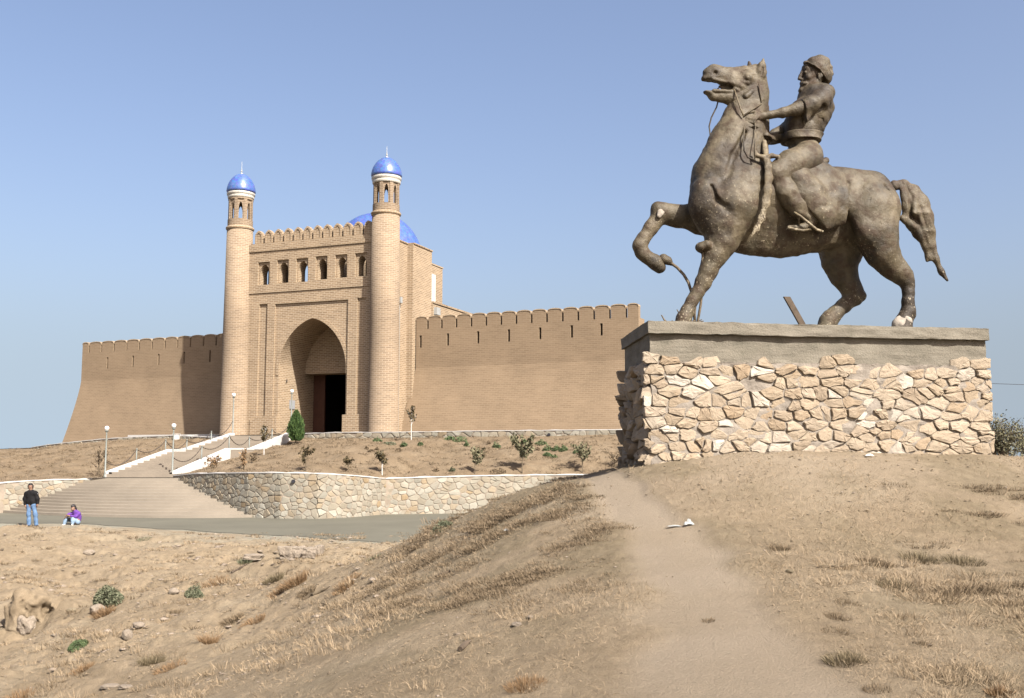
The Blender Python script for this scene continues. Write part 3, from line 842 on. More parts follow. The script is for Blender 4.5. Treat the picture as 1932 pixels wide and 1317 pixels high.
# broad fan of steps down to the road
fan = empty("fan_steps", tuple(P(240, 935, 48)), 0, "broad fan-shaped flight of shallow pinkish steps spreading down to the road", "steps")
fo = Vector(fan.location)
Ls = [P(166, 903, 51.7), P(120, 925, 51.3), P(60, 948, 51.0), P(-5, 966, 50.6)]
Rs = [P(327, 899, 51.7), P(370, 920, 50.0), P(420, 948, 48.3), P(482, 975, 46.8)]
Ms = [P(245, 899.5, 51.7), P(240, 925, 50.1), P(235, 950, 48.4), P(230, 974.5, 46.75)]
def along(l, t):
    t = t * (len(l) - 1); k = min(int(t), len(l) - 2); return l[k].lerp(l[k + 1], t - k)
NS, NC = 13, 40
ztop, zbot = H - 1.24, zr + 0.02
v = []; f = []
def row(t, z):
    L, Mm, R = along(Ls, t), along(Ms, t), along(Rs, t); out = []
    for i in range(NC):
        s = i / (NC - 1)
        # smooth curve through the three points
        c = Mm * 2 - (L + R) * 0.5
        p = L * (1 - s) ** 2 + c * 2 * s * (1 - s) + R * s ** 2
        out.append((p.x - fo.x, p.y - fo.y, z - fo.z))
    return out
for k in range(NS):
    t0, t1 = k / NS, (k + 1) / NS
    zt = lerp(ztop, zbot, t0)
    zn = lerp(ztop, zbot, t1)
    b_ = len(v)
    v += row(t0, zt) + row(t1, zt) + row(t1, zn if k < NS - 1 else zn - 0.1)
    for i in range(NC - 1):
        for r in (0, 1):
            a = b_ + r * NC + i
            f.append((a, a + NC, a + NC + 1, a + 1))
mesh_obj("step_treads", v, f, simple("pink_step_concrete", (0.53, 0.405, 0.315), 0.9, 0.2, var=0.12, scale=0.5, bs=0.3, bd=0.02, bscale=6), fan)

# lamp posts, chain posts, chains along the stairs
def lamp(px, pyb, pyt, Y, label):
    b0 = P(px, pyb, Y); zt = P(px, pyt, Y).z
    r = empty("lamp_post", tuple(b0), 0, label, "lamp post", "globe lamp posts along the stairs")
    h = zt - b0.z
    MB().lathe([(0.07, -0.25), (0.07, 0.05), (0.045, 0.08), (0.035, h - 0.28), (0.03, h - 0.2)], 10).build("post", M['metal_grey'], r, True)
    MB().lathe([(0.03, h - 0.21), (0.09, h - 0.16), (0.10, h - 0.12), (0.06, h - 0.11)], 12).build("cup", M['metal_grey'], r, True)
    R = 0.112
    MB().lathe([(R * math.sin(a) + 1e-3, h - 0.02 - R * math.cos(a) + 0.02) for a in [math.pi * i / 10 for i in range(11)]], 14, cap=False).build("globe", M['glass_globe'], r, True)
    return b0, h
def post(px, pyb, pyt, Y, side):
    b0 = P(px, pyb, Y); h = P(px, pyt, Y).z - b0.z
    r = empty("chain_post", tuple(b0), 0, side, "post", "posts carrying the chains beside the stairs")
    MB().lathe([(0.035, -0.3), (0.035, h - 0.05)], 8).build("shaft", M['metal_grey'], r, True)
    MB().lathe([(0.05, h - 0.05), (0.05, h - 0.02), (0.02, h)], 8).build("cap", M['metal_grey'], r, True)
    return Vector((b0.x, b0.y, b0.z + h - 0.06))
a1 = lamp(198, 898, 808, 51.9, "globe lamp post at the foot of the left stair edge")
a2 = lamp(325, 894, 803, 51.9, "globe lamp post at the foot of the right stair edge")
a3 = lamp(439, 822, 745, 63.3, "globe lamp post at the top left of the stairs in front of the left tower")
a4 = lamp(549, 822, 738, 63.5, "globe lamp post standing behind the round green conifer")
lc = [a1[0] + Vector((0, 0, .75)), post(257, 874, 846, 54.1, "second chain post up the left stair edge, right of the first lamp"), post(312, 853, 829, 56.4, "chain post at the left front corner of the landing"), post(352, 853, 829, 58.6, "chain post at the left back corner of the landing"), post(398, 843, 813, 61, "upper chain post on the left stair edge"), a3[0] + Vector((0, 0, .95))]
rc = [a2[0] + Vector((0, 0, .85)), post(380, 871, 841, 54.2, "chain post halfway up the lower right stair edge"), post(432, 849, 821, 56.6, "chain post at the right front corner of the landing"), post(470, 850, 824, 58.6, "chain post at the right back corner of the landing"), post(513, 832, 809, 61, "upper chain post on the right stair edge"), a4[0] + Vector((0, 0, .95))]
chain_lab = {0: "rusty chain sagging along the left stair edge, span %s", 1: "rusty chain sagging along the right stair edge, span %s"}
nm = ["nearest the foot of the stairs", "just below the landing", "across the landing", "just above the landing", "nearest the top"]
for si, cl in enumerate((lc, rc)):
    for i in range(5):
        p, q = cl[i], cl[i + 1]; mid = (p + q) / 2
        mb = MB(); n = 22
        sag = 0.30 + 0.12 * (q - p).length / 3 + 0.12 * (i % 2 == 0)
        pts_ = []
        for k in range(n + 1):
            t = k / n; c = p.lerp(q, t); c.z -= sag * 4 * t * (1 - t) * 0.9
            pts_.append(c - p)
        rad = [0.030 if k % 2 else 0.016 for k in range(n + 1)]
        mb.tube(pts_, rad, 6)
        o = mb.build("chain", M['chain'], None); o.location = p
        tag(o, chain_lab[si] % nm[i], "chain", "chains hung beside the stairs")

# ------------------------------------------------------------------ fortress
OL = XY(441, 72.4); OR = XY(722.5, 68.0)
ZB = H + 1.25
uf = (OR[0] - OL[0], OR[1] - OL[1])
fp = Plane(OR, uf)
XL = -math.hypot(*uf)
gate = empty("gatehouse", (OR[0], OR[1], ZB), fp.ang(), "tall brick gatehouse with pointed arch, two round towers and blue domes", "gatehouse")
def fz(px, py, off=0.0):
    x, z = fp.hit(px, py, off); return x, z - ZB
def quad(p):   # facade rectangle from two pixel corners
    (x0, z1), (x1, z0) = fz(*p[0]), fz(*p[1]); return x0, x1, z0, z1
_, z_mer = fz(483, 463); _, z_mer2 = fz(670, 443); z_mer = (z_mer + z_mer2) / 2
z_l1 = (fz(476, 477)[1] + fz(620, 464)[1]) / 2
z_l2 = (fz(475, 556)[1] + fz(620, 543)[1]) / 2
def arch_poly(x0, x1, zb, zs, za, n=12, p=1.6):
    """pointed (keel) arch outline, counter-clockwise"""
    xm = (x0 + x1) / 2; w = (x1 - x0) / 2
    R = []
    for i in range(n + 1):
        t = i / n                       # 0 at spring, 1 at apex
        a = t * 1.0
        x = w * (1 - t ** p) ; z = zs + (za - zs) * (1 - (1 - t) ** 1.45)
        R.append((xm + x, z))
    Lp = [(2 * xm - x, z) for x, z in reversed(R[:-1])]
    return [(x0, zb), (x1, zb)] + R + Lp
# lower block with the big arch
yI = 3.5
lower = MB().box(XL, 0, 0, yI, -0.6, z_l2).build("facade", M['brick'], gate)
ax0 = fz(521.5, 790)[0]; ax1 = fz(649.5, 782)[0]
_, az = fz(589.4, 600); _, azs = fz(650.6, 690)
arch = arch_poly(ax0, ax1, -1.0, azs, az, 14, 1.75)
fx0, fx1 = fz(517, 650)[0], fz(655.5, 650)[0]
_, fzt = fz(520, 573.5); _, fzb = fz(654, 782)
sx0, sx1 = fz(486.5, 680)[0], fz(502, 680)[0]; _, szt = fz(489, 574); _, szb = fz(484, 789)
tx0, tx1 = fz(672, 680)[0], fz(689, 680)[0]
cutters = [MB().prism(arch, -1, yI + 1), MB().box(fx0, fx1, -0.5, 0.13, fzb, fzt), MB().box(sx0, sx1, -0.5, 0.13, fzb, szt), MB().box(tx0, tx1, -0.5, 0.13, fzb, szt)]
cut(lower, cutters); box_uv(lower)
# brick rim round the arch
rim_o = arch_poly(ax0 - 0.24, ax1 + 0.24, azs - 0.5, azs, az + 0.30, 14, 1.75)
rim_i = arch_poly(ax0 + 0.001, ax1 - 0.001, azs - 0.5, azs, az - 0.002, 14, 1.75)
v = []; f = []; n = len(rim_o)
for y in (0.085, 0.25):
    v += [(x, y, z) for x, z in rim_o] + [(x, y, z) for x, z in rim_i]
for i in range(1, n):
    j = (i + 1) % n
    f += [(i, n + i, n + j, j), (i, j, 2 * n + j, 2 * n + i), (n + i, 3 * n + i, 3 * n + j, n + j)]
o = mesh_obj("arch_rim", v, f, M['brick'], gate); box_uv(o)
# plinth under the right pier and left pier
px0 = fz(646.5, 800)[0]; px1 = fz(672, 800)[0]
MB().box(px0, px1, -0.10, 0.0 - .002, -0.6, fzb - 0.02).build("plinth", M['brick'], gate, uv=True)
MB().box(fz(472, 800)[0], fz(516, 800)[0], -0.07, -.002, -0.6, fz(490, 790)[1]).build("plinth", M['brick'], gate, uv=True)
# back of the iwan: lintel wall and deep doorway
dx0 = fp.hit(573, 760, yI)[0]; dz = fp.hit(573, 706, yI)[1] - ZB
bw = MB().box(ax0 - 0.4, ax1 + 0.4, yI + 0.003, yI + 1.3, -0.6, az + 1.0).build("iwan_back_wall", M['brick'], gate)
cut(bw, [MB().box(dx0, ax1 + 0.1, yI - 0.5, yI + 2, -1, dz)]); box_uv(bw)
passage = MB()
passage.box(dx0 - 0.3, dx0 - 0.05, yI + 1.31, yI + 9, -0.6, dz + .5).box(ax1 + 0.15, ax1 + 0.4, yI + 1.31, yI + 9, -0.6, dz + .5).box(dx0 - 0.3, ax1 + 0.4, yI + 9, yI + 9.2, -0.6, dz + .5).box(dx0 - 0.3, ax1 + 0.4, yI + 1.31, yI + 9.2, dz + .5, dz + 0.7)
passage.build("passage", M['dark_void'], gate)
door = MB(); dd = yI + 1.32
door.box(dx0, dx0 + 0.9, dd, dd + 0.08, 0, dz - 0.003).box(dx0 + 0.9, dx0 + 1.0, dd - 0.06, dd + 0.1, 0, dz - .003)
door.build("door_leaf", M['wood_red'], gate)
# upper block: window row and gallery
up0, up1 = -0.07, 0.95
upper = MB().box(XL, 0, up0, up1, z_l2 + 0.002, z_l1).build("window_storey", M['brick'], gate)
niches = [(487, 508, 495, 536.5), (523, 544, 491, 533), (559, 580.6, 488, 531), (595.6, 617, 484, 526.6), (632.5, 654.6, 481, 523), (670, 692, 478, 520.6)]
cutters = []; wcut = []
for (a, b_, c, d) in niches:
    x0, z1 = fz(a, c, up0); x1, z0 = fz(b_, d, up0)
    _, z1b = fz(b_, c, up0)
    cutters.append(MB().box(x0, x1, up0 - 0.5, up0 + 0.14, z0, z1 ))
    wcut.append(MB().prism(arch_poly(x0 + 0.10, x1 - 0.10, z0, lerp(z0, z1, 0.50), lerp(z0, z1, 0.90), 8, 1.9), -1, 2))
cut(upper, cutters + wcut); box_uv(upper)
# gallery behind the windows: back wall pierced opposite three windows, ceiling
gb = MB().box(XL + .3, -0.3, 3.2, 3.5, z_l2 + 0.004, z_l1).build("gallery_wall", M['brick'], gate)
gc = []
for (a, b_) in ((563, 583), (640, 663), (527, 533), (676, 690)):
    x0, x1 = fp.hit(a, 510, 3.2)[0], fp.hit(b_, 510, 3.2)[0]
    gc.append(MB().box(x0, x1, 3, 4, fp.hit(a, 545, 3.2)[1] - ZB, fp.hit(a, 478, 3.2)[1] - ZB))
cut(gb, gc); box_uv(gb)
MB().box(XL + .3, -0.3, up1 + .003, 3.5, z_l1 + 0.003, z_l1 + 0.2).build("gallery_roof", M['brick'], gate, uv=True)
# parapet with pointed merlons
MB().box(XL, 0, -0.15, 0.55, z_l1 + 0.003, z_mer).build("parapet", M['brick'], gate, uv=True)
mxs = [490, 508.6, 526.5, 544.8, 563.3, 581.6, 600.2, 618.8, 637.8, 657.2, 676.5, 696]
for i, mx in enumerate(mxs):
    x, _ = fz(mx, 450); w = 0.315
    hgt = 0.98
    def ogive(w, h, z0=0):
        R = [(w, z0), (w, z0 + h * .58), (w * .93, z0 + h * .71), (w * .76, z0 + h * .81), (w * .48, z0 + h * .90), (w * .2, z0 + h * .97), (0, z0 + h)]
        return R + [(-a, c) for a, c in reversed(R[:-1])]
    r = MB().prism([(a, c) for a, c in [(-w, 0)] + ogive(w, hgt)[:-1]], -0.13, 0.22)
    # sunken panel
    o = r.build("merlon", M['brick'], gate)
    cut(o, [MB().prism([(-w * .66, 0.05)] + ogive(w * .66, hgt * .78, 0.05)[:-1], -0.5, -0.085)]); box_uv(o)
    o.location = (x, 0, z_mer)
# towers
def tower(cx, Yd, pxs, r_base, r_top, view_px):
    """pxs: pixel rows of the features; heights are computed at depth Yd"""
    px, y_ring, y_wb, y_wt, y_band0, y_band1, y_dome, y_fin = pxs
    hz = lambda y: P(px, y, Yd).z - ZB
    t = MB().lathe([(r_base * 1.03, -0.6), (r_base * 1.03, 0.12), (r_base, 0.16), (lerp(r_base, r_top, .5) + .02, hz(y_ring) * .5), (r_top, hz(y_ring) - 0.15)], 64, cx, 0).build("tower", M['brick_tower'], gate, True, (cx, 0, r_base))
    zr_ = hz(y_ring)
    MB().lathe([(r_top, zr_ - 0.15), (r_top + 0.06, zr_ - 0.10), (r_top + 0.09, zr_), (r_top + 0.06, zr_ + 0.07), (r_top - .03, zr_ + 0.12)], 48, cx, 0).build("ring_moulding", M['brick'], gate, True, (cx, 0, r_top))
    rl_ = r_top - 0.03
    z0, z1 = zr_ + 0.121, hz(y_band0)
    lan = MB().lathe([(rl_, z0), (rl_, z1)], 48, cx, 0).build("lantern", M['brick_tower'], gate)
    a0 = math.atan2(-1, view_px) 
    wb, wt = hz(y_wb), hz(y_wt)
    cs = [MB().lathe([(rl_ - 0.28, z0 + 0.3), (rl_ - 0.28, z1 - 0.12)], 32, cx, 0)]
    for k in range(8):
        a = a0 + k * math.pi / 4
        c_, s_ = math.cos(a), math.sin(a)
        def tr(mb):
            mb.v = [(cx + p[1] * c_ - p[0] * s_, p[1] * s_ + p[0] * c_, p[2]) for p in mb.v]; return mb
        cs.append(tr(MB().box(-0.235, 0.235, rl_ - 0.09, rl_ + 0.5, wb - 0.02, wt + 0.22)))
        cs.append(tr(MB().prism(arch_poly(-0.135, 0.135, wb, lerp(wb, wt, .6), wt, 6, 1.8), rl_ - 0.4, rl_ + 0.4)))
    cut(lan, cs); box_uv(lan, (cx, 0, rl_))
    zb1 = hz(y_band1); 
    MB().lathe([(rl_, z1 + .002), (rl_ + 0.04, z1 + 0.04), (rl_ + 0.06, lerp(z1, zb1, .42)), (rl_ + 0.01, lerp(z1, zb1, .48)), (rl_ + 0.10, lerp(z1, zb1, .58)), (rl_ + 0.115, lerp(z1, zb1, .9)), (rl_ + 0.07, zb1)], 48, cx, 0).build("tile_band", M['band'], gate, True)
    zd = hz(y_dome); hd = zd - zb1; rd = rl_ + 0.12
    prof = [(rd * 0.97, zb1 + 0.002)]
    for i in range(1, 15):
        t_ = i / 14
        rr = rd * 1.03 * (max(0, 1 - t_ ** 2.0)) ** 0.56
        prof.append((max(rr, 0.02), zb1 + hd * t_ * (0.97 + 0.03 * t_)))
    MB().lathe(prof, 48, cx, 0).build("dome", M['blue'], gate, True)
    zf = hz(y_fin)
    MB().lathe([(0.13, zd - 0.05), (0.11, zd + 0.02), (0.04, zd + 0.06), (0.035, zd + .12), (0.07, zd + .17), (0.07, zd + .20), (0.025, zd + .26), (0.04, zd + .32), (0.018, zd + .38), (0.012, zf)], 12, cx, 0).build("finial", M['galv'], gate, True)
dirx = lambda px: -(px - CX) / F
tower(0.0, 68.0, (724.5, 404, 387, 352, 348.5, 335, 297, 276), 1.02, 0.955, (ray(722, 400)[0] * fp.u.x + fp.u.y) / (ray(722, 400)[0] * fp.n.x + fp.n.y) * -1)
tower(XL, 72.4, (452, 432, 416, 385, 376.5, 365, 328, 305), 1.02, 0.93, (ray(450, 400)[0] * fp.u.x + fp.u.y) / (ray(450, 400)[0] * fp.n.x + fp.n.y) * -1)
# body of the gatehouse behind the facade, its stepped right flank
xa = fp.hit(753, 460, 0.9)[0]
yA, zA = fp.side(769, 462, xa)
xb = fp.hit(780, 462, yA)[0]
yB, zBt = fp.side(815, 478, xb)
_, ztopA = fp.side(753, 454.5, xa)
zAt = ztopA - ZB
print("flank", xa, yA, xb, yB, zAt, zBt - ZB)
MB().box(xa - 1.2, xa, 0.5, yA, -0.6, zAt).build("flank_wall", M['brick'], gate, uv=True)
MB().box(xb - 2.2, xb, yA + .002, yB, -0.6, zAt - 0.02).build("flank_wall", M['brick'], gate, uv=True)
MB().box(xa - 1.25, xa + 0.06, 0.45, yA + .02, zAt + .002, zAt + 0.10).box(xb - 2.25, xb + 0.06, yA + .022, yB + 0.06, zAt + .002, zAt + 0.10).build("roof_edge", M['brick'], gate, uv=True)
xc = xb - 0.30
yC, _ = fp.side(835, 510, xc); _, zC = fp.side(817, 500, xc)
MB().box(xc - 3, xc, yB + .002, yC, -0.6, zC - ZB).build("flank_wall", M['brick'], gate, uv=True)
MB().box(xc - 3, xc + 0.05, yB + .02, yC + 0.05, zC - ZB + .002, zC - ZB + 0.1).build("roof_edge", M['brick'], gate, uv=True)
zw0, zw1 = fp.side(818, 571, xc)[1] - ZB, fp.side(818, 518, xc)[1] - ZB
yw = fp.side(820.5, 545, xc)[0]
MB().box(xc - .05, xc + 0.06, yB + 0.05, yw, zw0, zw1).build("window_frame", M['whitewash'], gate)
xd = xb + 0.10
_, zD = fp.side(815, 571, xd)
MB().box(xd - 4, xd, yB + 0.004, yB + 14, -0.6, zD - ZB).build("flank_wall", M['brick'], gate, uv=True)
MB().box(xd - 4, xd + 0.08, yB + 0.01, yB + 14, zD - ZB + .002, zD - ZB + .12).build("roof_edge", M['brick'], gate, uv=True)
# plain rear mass so that the gatehouse is a building from the side too
MB().box(XL + 1.0, dx0 - 0.4, 3.55, yB, -0.5, z_l2 - 0.6).box(ax1 + 0.5, xa - 1.3, 3.55, yB, -0.5, z_l2 - 0.6).box(dx0 - 0.39, ax1 + 0.49, 4.9, yB, dz + 0.8, z_l2 - 0.6).build("rear_block", M['brick'], gate, uv=True)
# main dome
dyc = 9.5; dxc, dzc = fp.hit(711, 495, dyc); Yd = fp.world(dxc, dyc, 0).y
R = 88 * Yd / F
prof = [(R * .98, dzc - ZB - 1.6), (R * .985, dzc - ZB - 0.02)]
for i in range(17):
    t_ = i / 16 * math.pi / 2
    prof.append((max(0.02, R * math.cos(t_) ** 0.95), dzc - ZB + R * 1.07 * math.sin(t_)))
MB().lathe(prof, 64, dxc, dyc).build("main_dome", M['blue'], gate, True)
MB().lathe([(R * 1.0, z_l2 - 0.7), (R * 1.0, dzc - ZB - 1.0), (R * 1.04, dzc - ZB - .8), (R * 1.04, dzc - ZB - .5)], 48, dxc, dyc).build("drum", M['brick'], gate, True, (dxc, dyc, R))
# drain pipe with funnel, flood light, plaque
yp = 0.95; xp, zp0 = fp.hit(752.5, 810, yp); zp1 = fp.hit(752.5, 572, yp)[1]
MB().tube([(xa + 0.05, yp, -0.3), (xa + 0.05, yp, zp1 - ZB)], 0.05, 10).build("drainpipe", M['galv'], gate)
MB().box(xa + 0.002, xa + 0.22, yp - .14, yp + .14, zp1 - ZB, zp1 - ZB + 0.42).build("wall_box", M['galv'], gate)  # drain funnel on top of the pipe
yf_, zf_ = fp.side(822, 588, xd)
MB().box(xd + 0.002, xd + 0.25, yf_ - 0.3, yf_ + 0.3, zf_ - ZB - 0.25, zf_ - ZB + 0.28).build("wall_box", M['galv'], gate)  # flood light box on the flank wall
v0 = fp.side(546, 755, ax0); v1 = fp.side(553.5, 772, ax0)
MB().box(ax0 + 0.002, ax0 + 0.06, v0[0], v1[0] + .1, v1[1] - ZB, v0[1] - ZB).build("plaque", M['sign'], gate)
v0 = fp.side(539, 720, ax0)
MB().tube([(ax0 + .01, v0[0], v0[1] - ZB - .1), (ax0 + .12, v0[0], v0[1] - ZB), (ax0 + .06, v0[0] + .05, v0[1] - ZB + .15)], 0.03).build("hook", M['wire'], gate)

# curtain walls
def curtain(name, label, pa, pb, topz_px, slots, slits, end_left, end_right, zv_px, batter, ret=0.0, slot_top=0.0, merlon_h=0.74, group="curtain walls of the fortress"):
    """pa, pb = (px, Y) of top ends; slots = pixel x of crenel gaps; slits = (px, ytop, ybot)"""
    A = XY(*pa); Bp = XY(*pb)
    pl = Plane(A, (Bp[0] - A[0], Bp[1] - A[1])); L = math.hypot(Bp[0] - A[0], Bp[1] - A[1])
    root = empty(name, (A[0], A[1], ZB), pl.ang(), label, "fortress wall", group)
    zt = np.mean([pl.hit(px, py)[1] for px, py in topz_px]) - ZB      # crown of the merlons
    zc = zt - merlon_h - 0.12
    zv = pl.hit(*zv_px)[1] - ZB; zb = -1.4
    th = 1.3
    zs = [zb + (zv - zb) * i / 14 for i in range(15)] + [zc]
    v = []; f = []
    for z in zs:
        o = batter * max(0, (zv - z) / (zv - 0.0)) ** 1.25 if z < zv else 0
        xl = -o * end_left; xr = L + o * end_right
        v += [(xl, -o, z), (xr, -o, z), (xr, th + ret, z), (xl, th + ret * 0, z)]
    n = len(zs)
    for i in range(n - 1):
        a = i * 4
        for k in range(4):
            k2 = (k + 1) % 4
            f.append((a + k, a + k2, a + 4 + k2, a + 4 + k))
    f.append((3, 2, 1, 0)); e = (n - 1) * 4; f.append((e, e + 1, e + 2, e + 3))
    w = mesh_obj("wall", v, f, M['brick_wall'], root)
    cs = []
    for (px, y0, y1) in slits:
        x, z1 = pl.hit(px, y0); _, z0 = pl.hit(px, y1)
        cs.append(MB().box(x - 0.085, x + 0.085, -0.5, 0.75, z0 - ZB, z1 - ZB))
    if cs: cut(w, cs)
    box_uv(w)
    xs = [0.0] + [pl.hit(px, 640)[0] for px in slots] + [L]
    for i in range(len(xs) - 1):
        a = xs[i] + (0.075 if i else 0.0); b_ = xs[i + 1] - (0.075 if i < len(xs) - 2 else 0.0)
        if b_ - a < 0.1: continue
        hw = (b_ - a) / 2; hs = merlon_h
        rise = 0.17
        top = [(hw, 0), (hw, hs - .06)] + [(hw * math.cos(t), hs - .06 + rise * math.sin(t) ** 0.8) for t in [math.pi * k / 12 for k in range(1, 12)]] + [(-hw, hs - .06), (-hw, 0)]
        m = MB().prism([(x, z) for x, z in [(-hw, 0)] + top[:-1]], 0.0 + .002, 0.42).build("merlon", M['brick_wall'], root, uv=True)
        m.location = ((a + b_) / 2, 0, zc + .002)
        cap = []
        for k in range(0, 13):
            t = math.pi * k / 12
            cap.append((hw * 1.0 * math.cos(t), hs - .06 + rise * math.sin(t) ** 0.8))
        vv = []; ff = []
        for y in (-0.028, 0.45):
            vv += [(x * 1.015, y, z + 0.006) for x, z in cap] + [(x * 1.015, y, z + 0.07) for x, z in cap]
        k = len(cap)
        for q in range(k - 1):
            ff += [(q, q + 1, k + q + 1, k + q), (2 * k + q, 3 * k + q, 3 * k + q + 1, 2 * k + q + 1), (k + q, k + q + 1, 3 * k + q + 1, 3 * k + q), (q, 2 * k + q, 2 * k + q + 1, q + 1)]
        ff += [(0, k, 3 * k, 2 * k), (k - 1, 3 * k - 1, 4 * k - 1, 2 * k - 1)]
        c = mesh_obj("cap", vv, ff, M['brick'], m); box_uv(c)
    return pl, root, zc, L
rslots = [806.7, 833, 860.8, 889, 917, 945.4, 974, 1002.8, 1031.7, 1061.6, 1091, 1121, 1151, 1182.4]
rslits = [(793.5, 633, 656), (845, 629, 652), (902, 625, 648), (960, 621.4, 644.5), (1019, 617.8, 640), (1078.6, 613.6, 637), (1134.5, 610, 633)]
rp, rroot, rzc, rL = curtain("curtain_wall", "right-hand battered brick fortress wall running from the gatehouse to behind the stone pedestal", (783, 70.0), (1208, 63.4), [(793, 599.5), (1046, 582), (1195, 573)], rslots, rslits, 0.75, 0.0, (900, 690), 1.1, ret=0.0)
lslots = [169, 192, 215.5, 239.4, 263, 287, 311.5, 335, 359.4, 384, 408]
lslits = [(203, 674, 695.3), (251, 671, 692), (299.5, 668, 689), (347.5, 664, 686), (396.5, 661, 683)]
lp, lroot, lzc, lL = curtain("curtain_wall", "left-hand battered brick fortress wall, half in the shadow of the left tower", (147, 84.2), (432, 77.3), [(160, 648), (300, 637.5), (400, 631)], lslots, lslits, 1.0, 0.0, (250, 715), 0.80)
# whitewashed kerb at the foot of the left wall
k0, k1 = lp.hit(243, 822, -2.2), lp.hit(418, 817, -2.2)
ko = MB().box(k0[0], k1[0], -2.3, -2.05, -0.25, 0.17).build("kerb", M['whitewash'], None)
ko.location = (lp.o.x, lp.o.y, ZB); ko.rotation_euler = (0, 0, lp.ang())
tag(ko, "whitewashed kerb running along the foot of the left fortress wall", "kerb")
kp = P(333, 822, 69.5)
pil = MB().box(-0.2, 0.2, -0.15, 0.15, -0.5, 0.08).box(-0.23, 0.23, -0.18, 0.18, 0.082, 0.13).build("kerb_block", M['whitewash'], None); pil.location = kp; tag(pil, "small white block at the bend of the low wall behind the landing lamp post", "block")
# overhead wire behind the right wall
w0 = fp.world(xc, yC - .2, P(836, 575, 80).z); 
a_, b_ = P(836, 574, 78), P(915, 597, 82)
wo = MB().tube([(0, 0, 0), tuple((b_ - a_) * .5 + Vector((0, 0, -.12))), tuple(b_ - a_)], 0.02, 5).build("power_cable", M['wire'], None); wo.location = a_
tag(wo, "thin dark cable sloping from the gatehouse flank behind the right wall", "cable")
a_, b_ = P(1840, 722.6, 40), P(2050, 727, 40)
wo = MB().tube([(0, 0, 0), tuple((b_ - a_) * .5 + Vector((0, 0, -.03))), tuple(b_ - a_)], 0.011, 5).build("power_cable", M['wire'], None); wo.location = a_
tag(wo, "thin overhead cable crossing the sky right of the pedestal", "cable")
# ------------------------------------------------------------------ pedestal
FL = P(1222, 605, 12.0); FR = P(1866, 620, 12.77)
pp = Plane(FL[:2], (FR.x - FL.x, FR.y - FL.y))
PLn = math.hypot(FR.x - FL.x, FR.y - FL.y)
BLw = P(1172, 640, 13.95)                       # back left corner of the slab
skew = (Vector((BLw.x, BLw.y)) - Vector((FL.x, FL.y)))
kx, ky = skew.dot(pp.u), skew.dot(pp.n)         # the block is not quite square
ZT = FL.z
ped = empty("pedestal", (FL.x, FL.y, ZT - 1.72), pp.ang(), "big rubble-stone pedestal with concrete slab carrying the horse statue", "pedestal")
PZ = ZT - 1.72
ztop = 1.72; sl_h = 0.148
rnd = random.Random(7)
def gridbox(name, x0, x1, y0, y1, z0, z1, mat, parent, nx, nz, amp, seed, taper=0.0):
    """box in the pedestal's skewed frame, sides subdivided and roughened; x at the top, spreading by taper per metre below"""
    ny = max(3, int(nx * (y1 - y0) / (x1 - x0)))
    per = [(i / nx, 0) for i in range(nx)] + [(1, i / ny) for i in range(ny)] + [(1 - i / nx, 1) for i in range(nx)] + [(0, 1 - i / ny) for i in range(ny)]
    v = []; f = []
    n = len(per)
    for k in range(nz + 1):
        z = lerp(z1, z0, k / nz); t = taper * (z1 - z)
        for (a, b_) in per:
            x = lerp(x0 - t, x1 + t, a); y = lerp(y0 - t, y1 + t, b_)
            x2 = x + kx * (y / ky)
            q = (x2 * 3.1 + seed, y * 3.1, z * 3.1)
            e = 1.0 if 0 < k < nz else 1.6
            dx = amp * float(noise3(q[0] * 2, q[1] * 2, q[2] * 5, seed)) * e; dy = amp * float(noise3(q[0] * 2, q[1] * 2, q[2] * 5, seed + 1)) * e
            dz = amp * e * 0.5 * float(noise3(q[0] * 3, q[1] * 3, 1.5, seed + 2)) + amp * .7 * float(noise3(x2 * 17, y * 17, 2.5, seed + 5)) * (k in (0, nz))
            v.append((x2 + dx, y + dy, z + dz))
    for k in range(nz):
        for i in range(n):
            j = (i + 1) % n
            f.append((k * n + i, (k + 1) * n + i, (k + 1) * n + j, k * n + j))
    f.append(tuple(range(n))); f.append(tuple(nz * n + i for i in reversed(range(n))))
    return mesh_obj(name, v, f, mat, parent)
depthP = ky
gridbox("cap_slab", 0, PLn, 0, depthP, ztop - sl_h, ztop, M['concrete'], ped, 110, 7, 0.008, 3)
x0b, x1b, y0b, y1b = 0.035, PLn - 0.02, 0.075, depthP - 0.08
zband = ztop - 0.42
gridbox("concrete_band", x0b, x1b, y0b - .004, y1b, zband - 0.06, ztop - sl_h - .002, M['concrete'], ped, 90, 8, 0.006, 5)
bt = 0.012
gridbox("mortar_core", x0b + 0.01, x1b - 0.01, y0b - 0.018, y1b - 0.012, -0.55, zband - 0.062, M['mortar'], ped, 160, 70, 0.016, 6, bt)
def fm_front(x, z, o):
    return (x + kx * 0.02, y0b - o - bt * (ztop - z) + 0.004, z)
edge_pr = random.Random(5)
def top_line(x): return zband - 0.01 + 0.045 * math.sin(x * 3.1) + 0.03 * math.sin(x * 7.7 + 1)
V_, F_ = stones(x1b - x0b + 0.15, -0.5, zband + 0.16, 0.235, 0.128, lambda x, z, o: fm_front(x + x0b - 0.10 , z, o), 0.042, 0.007, 21, keep=lambda x, z: z < top_line(x) - 0.02 and edge_pr.random() > .015, sub=2, rough=0.013, uneven=0.55, tiltk=0.16, cor=(0.03, 0.15), jit=0.46, jz=0.26, face=(0.90, 0.93, 0.55), drop=0.07, fill=0.22)
mesh_obj("stone_facing", V_, F_, M['stone'], ped)
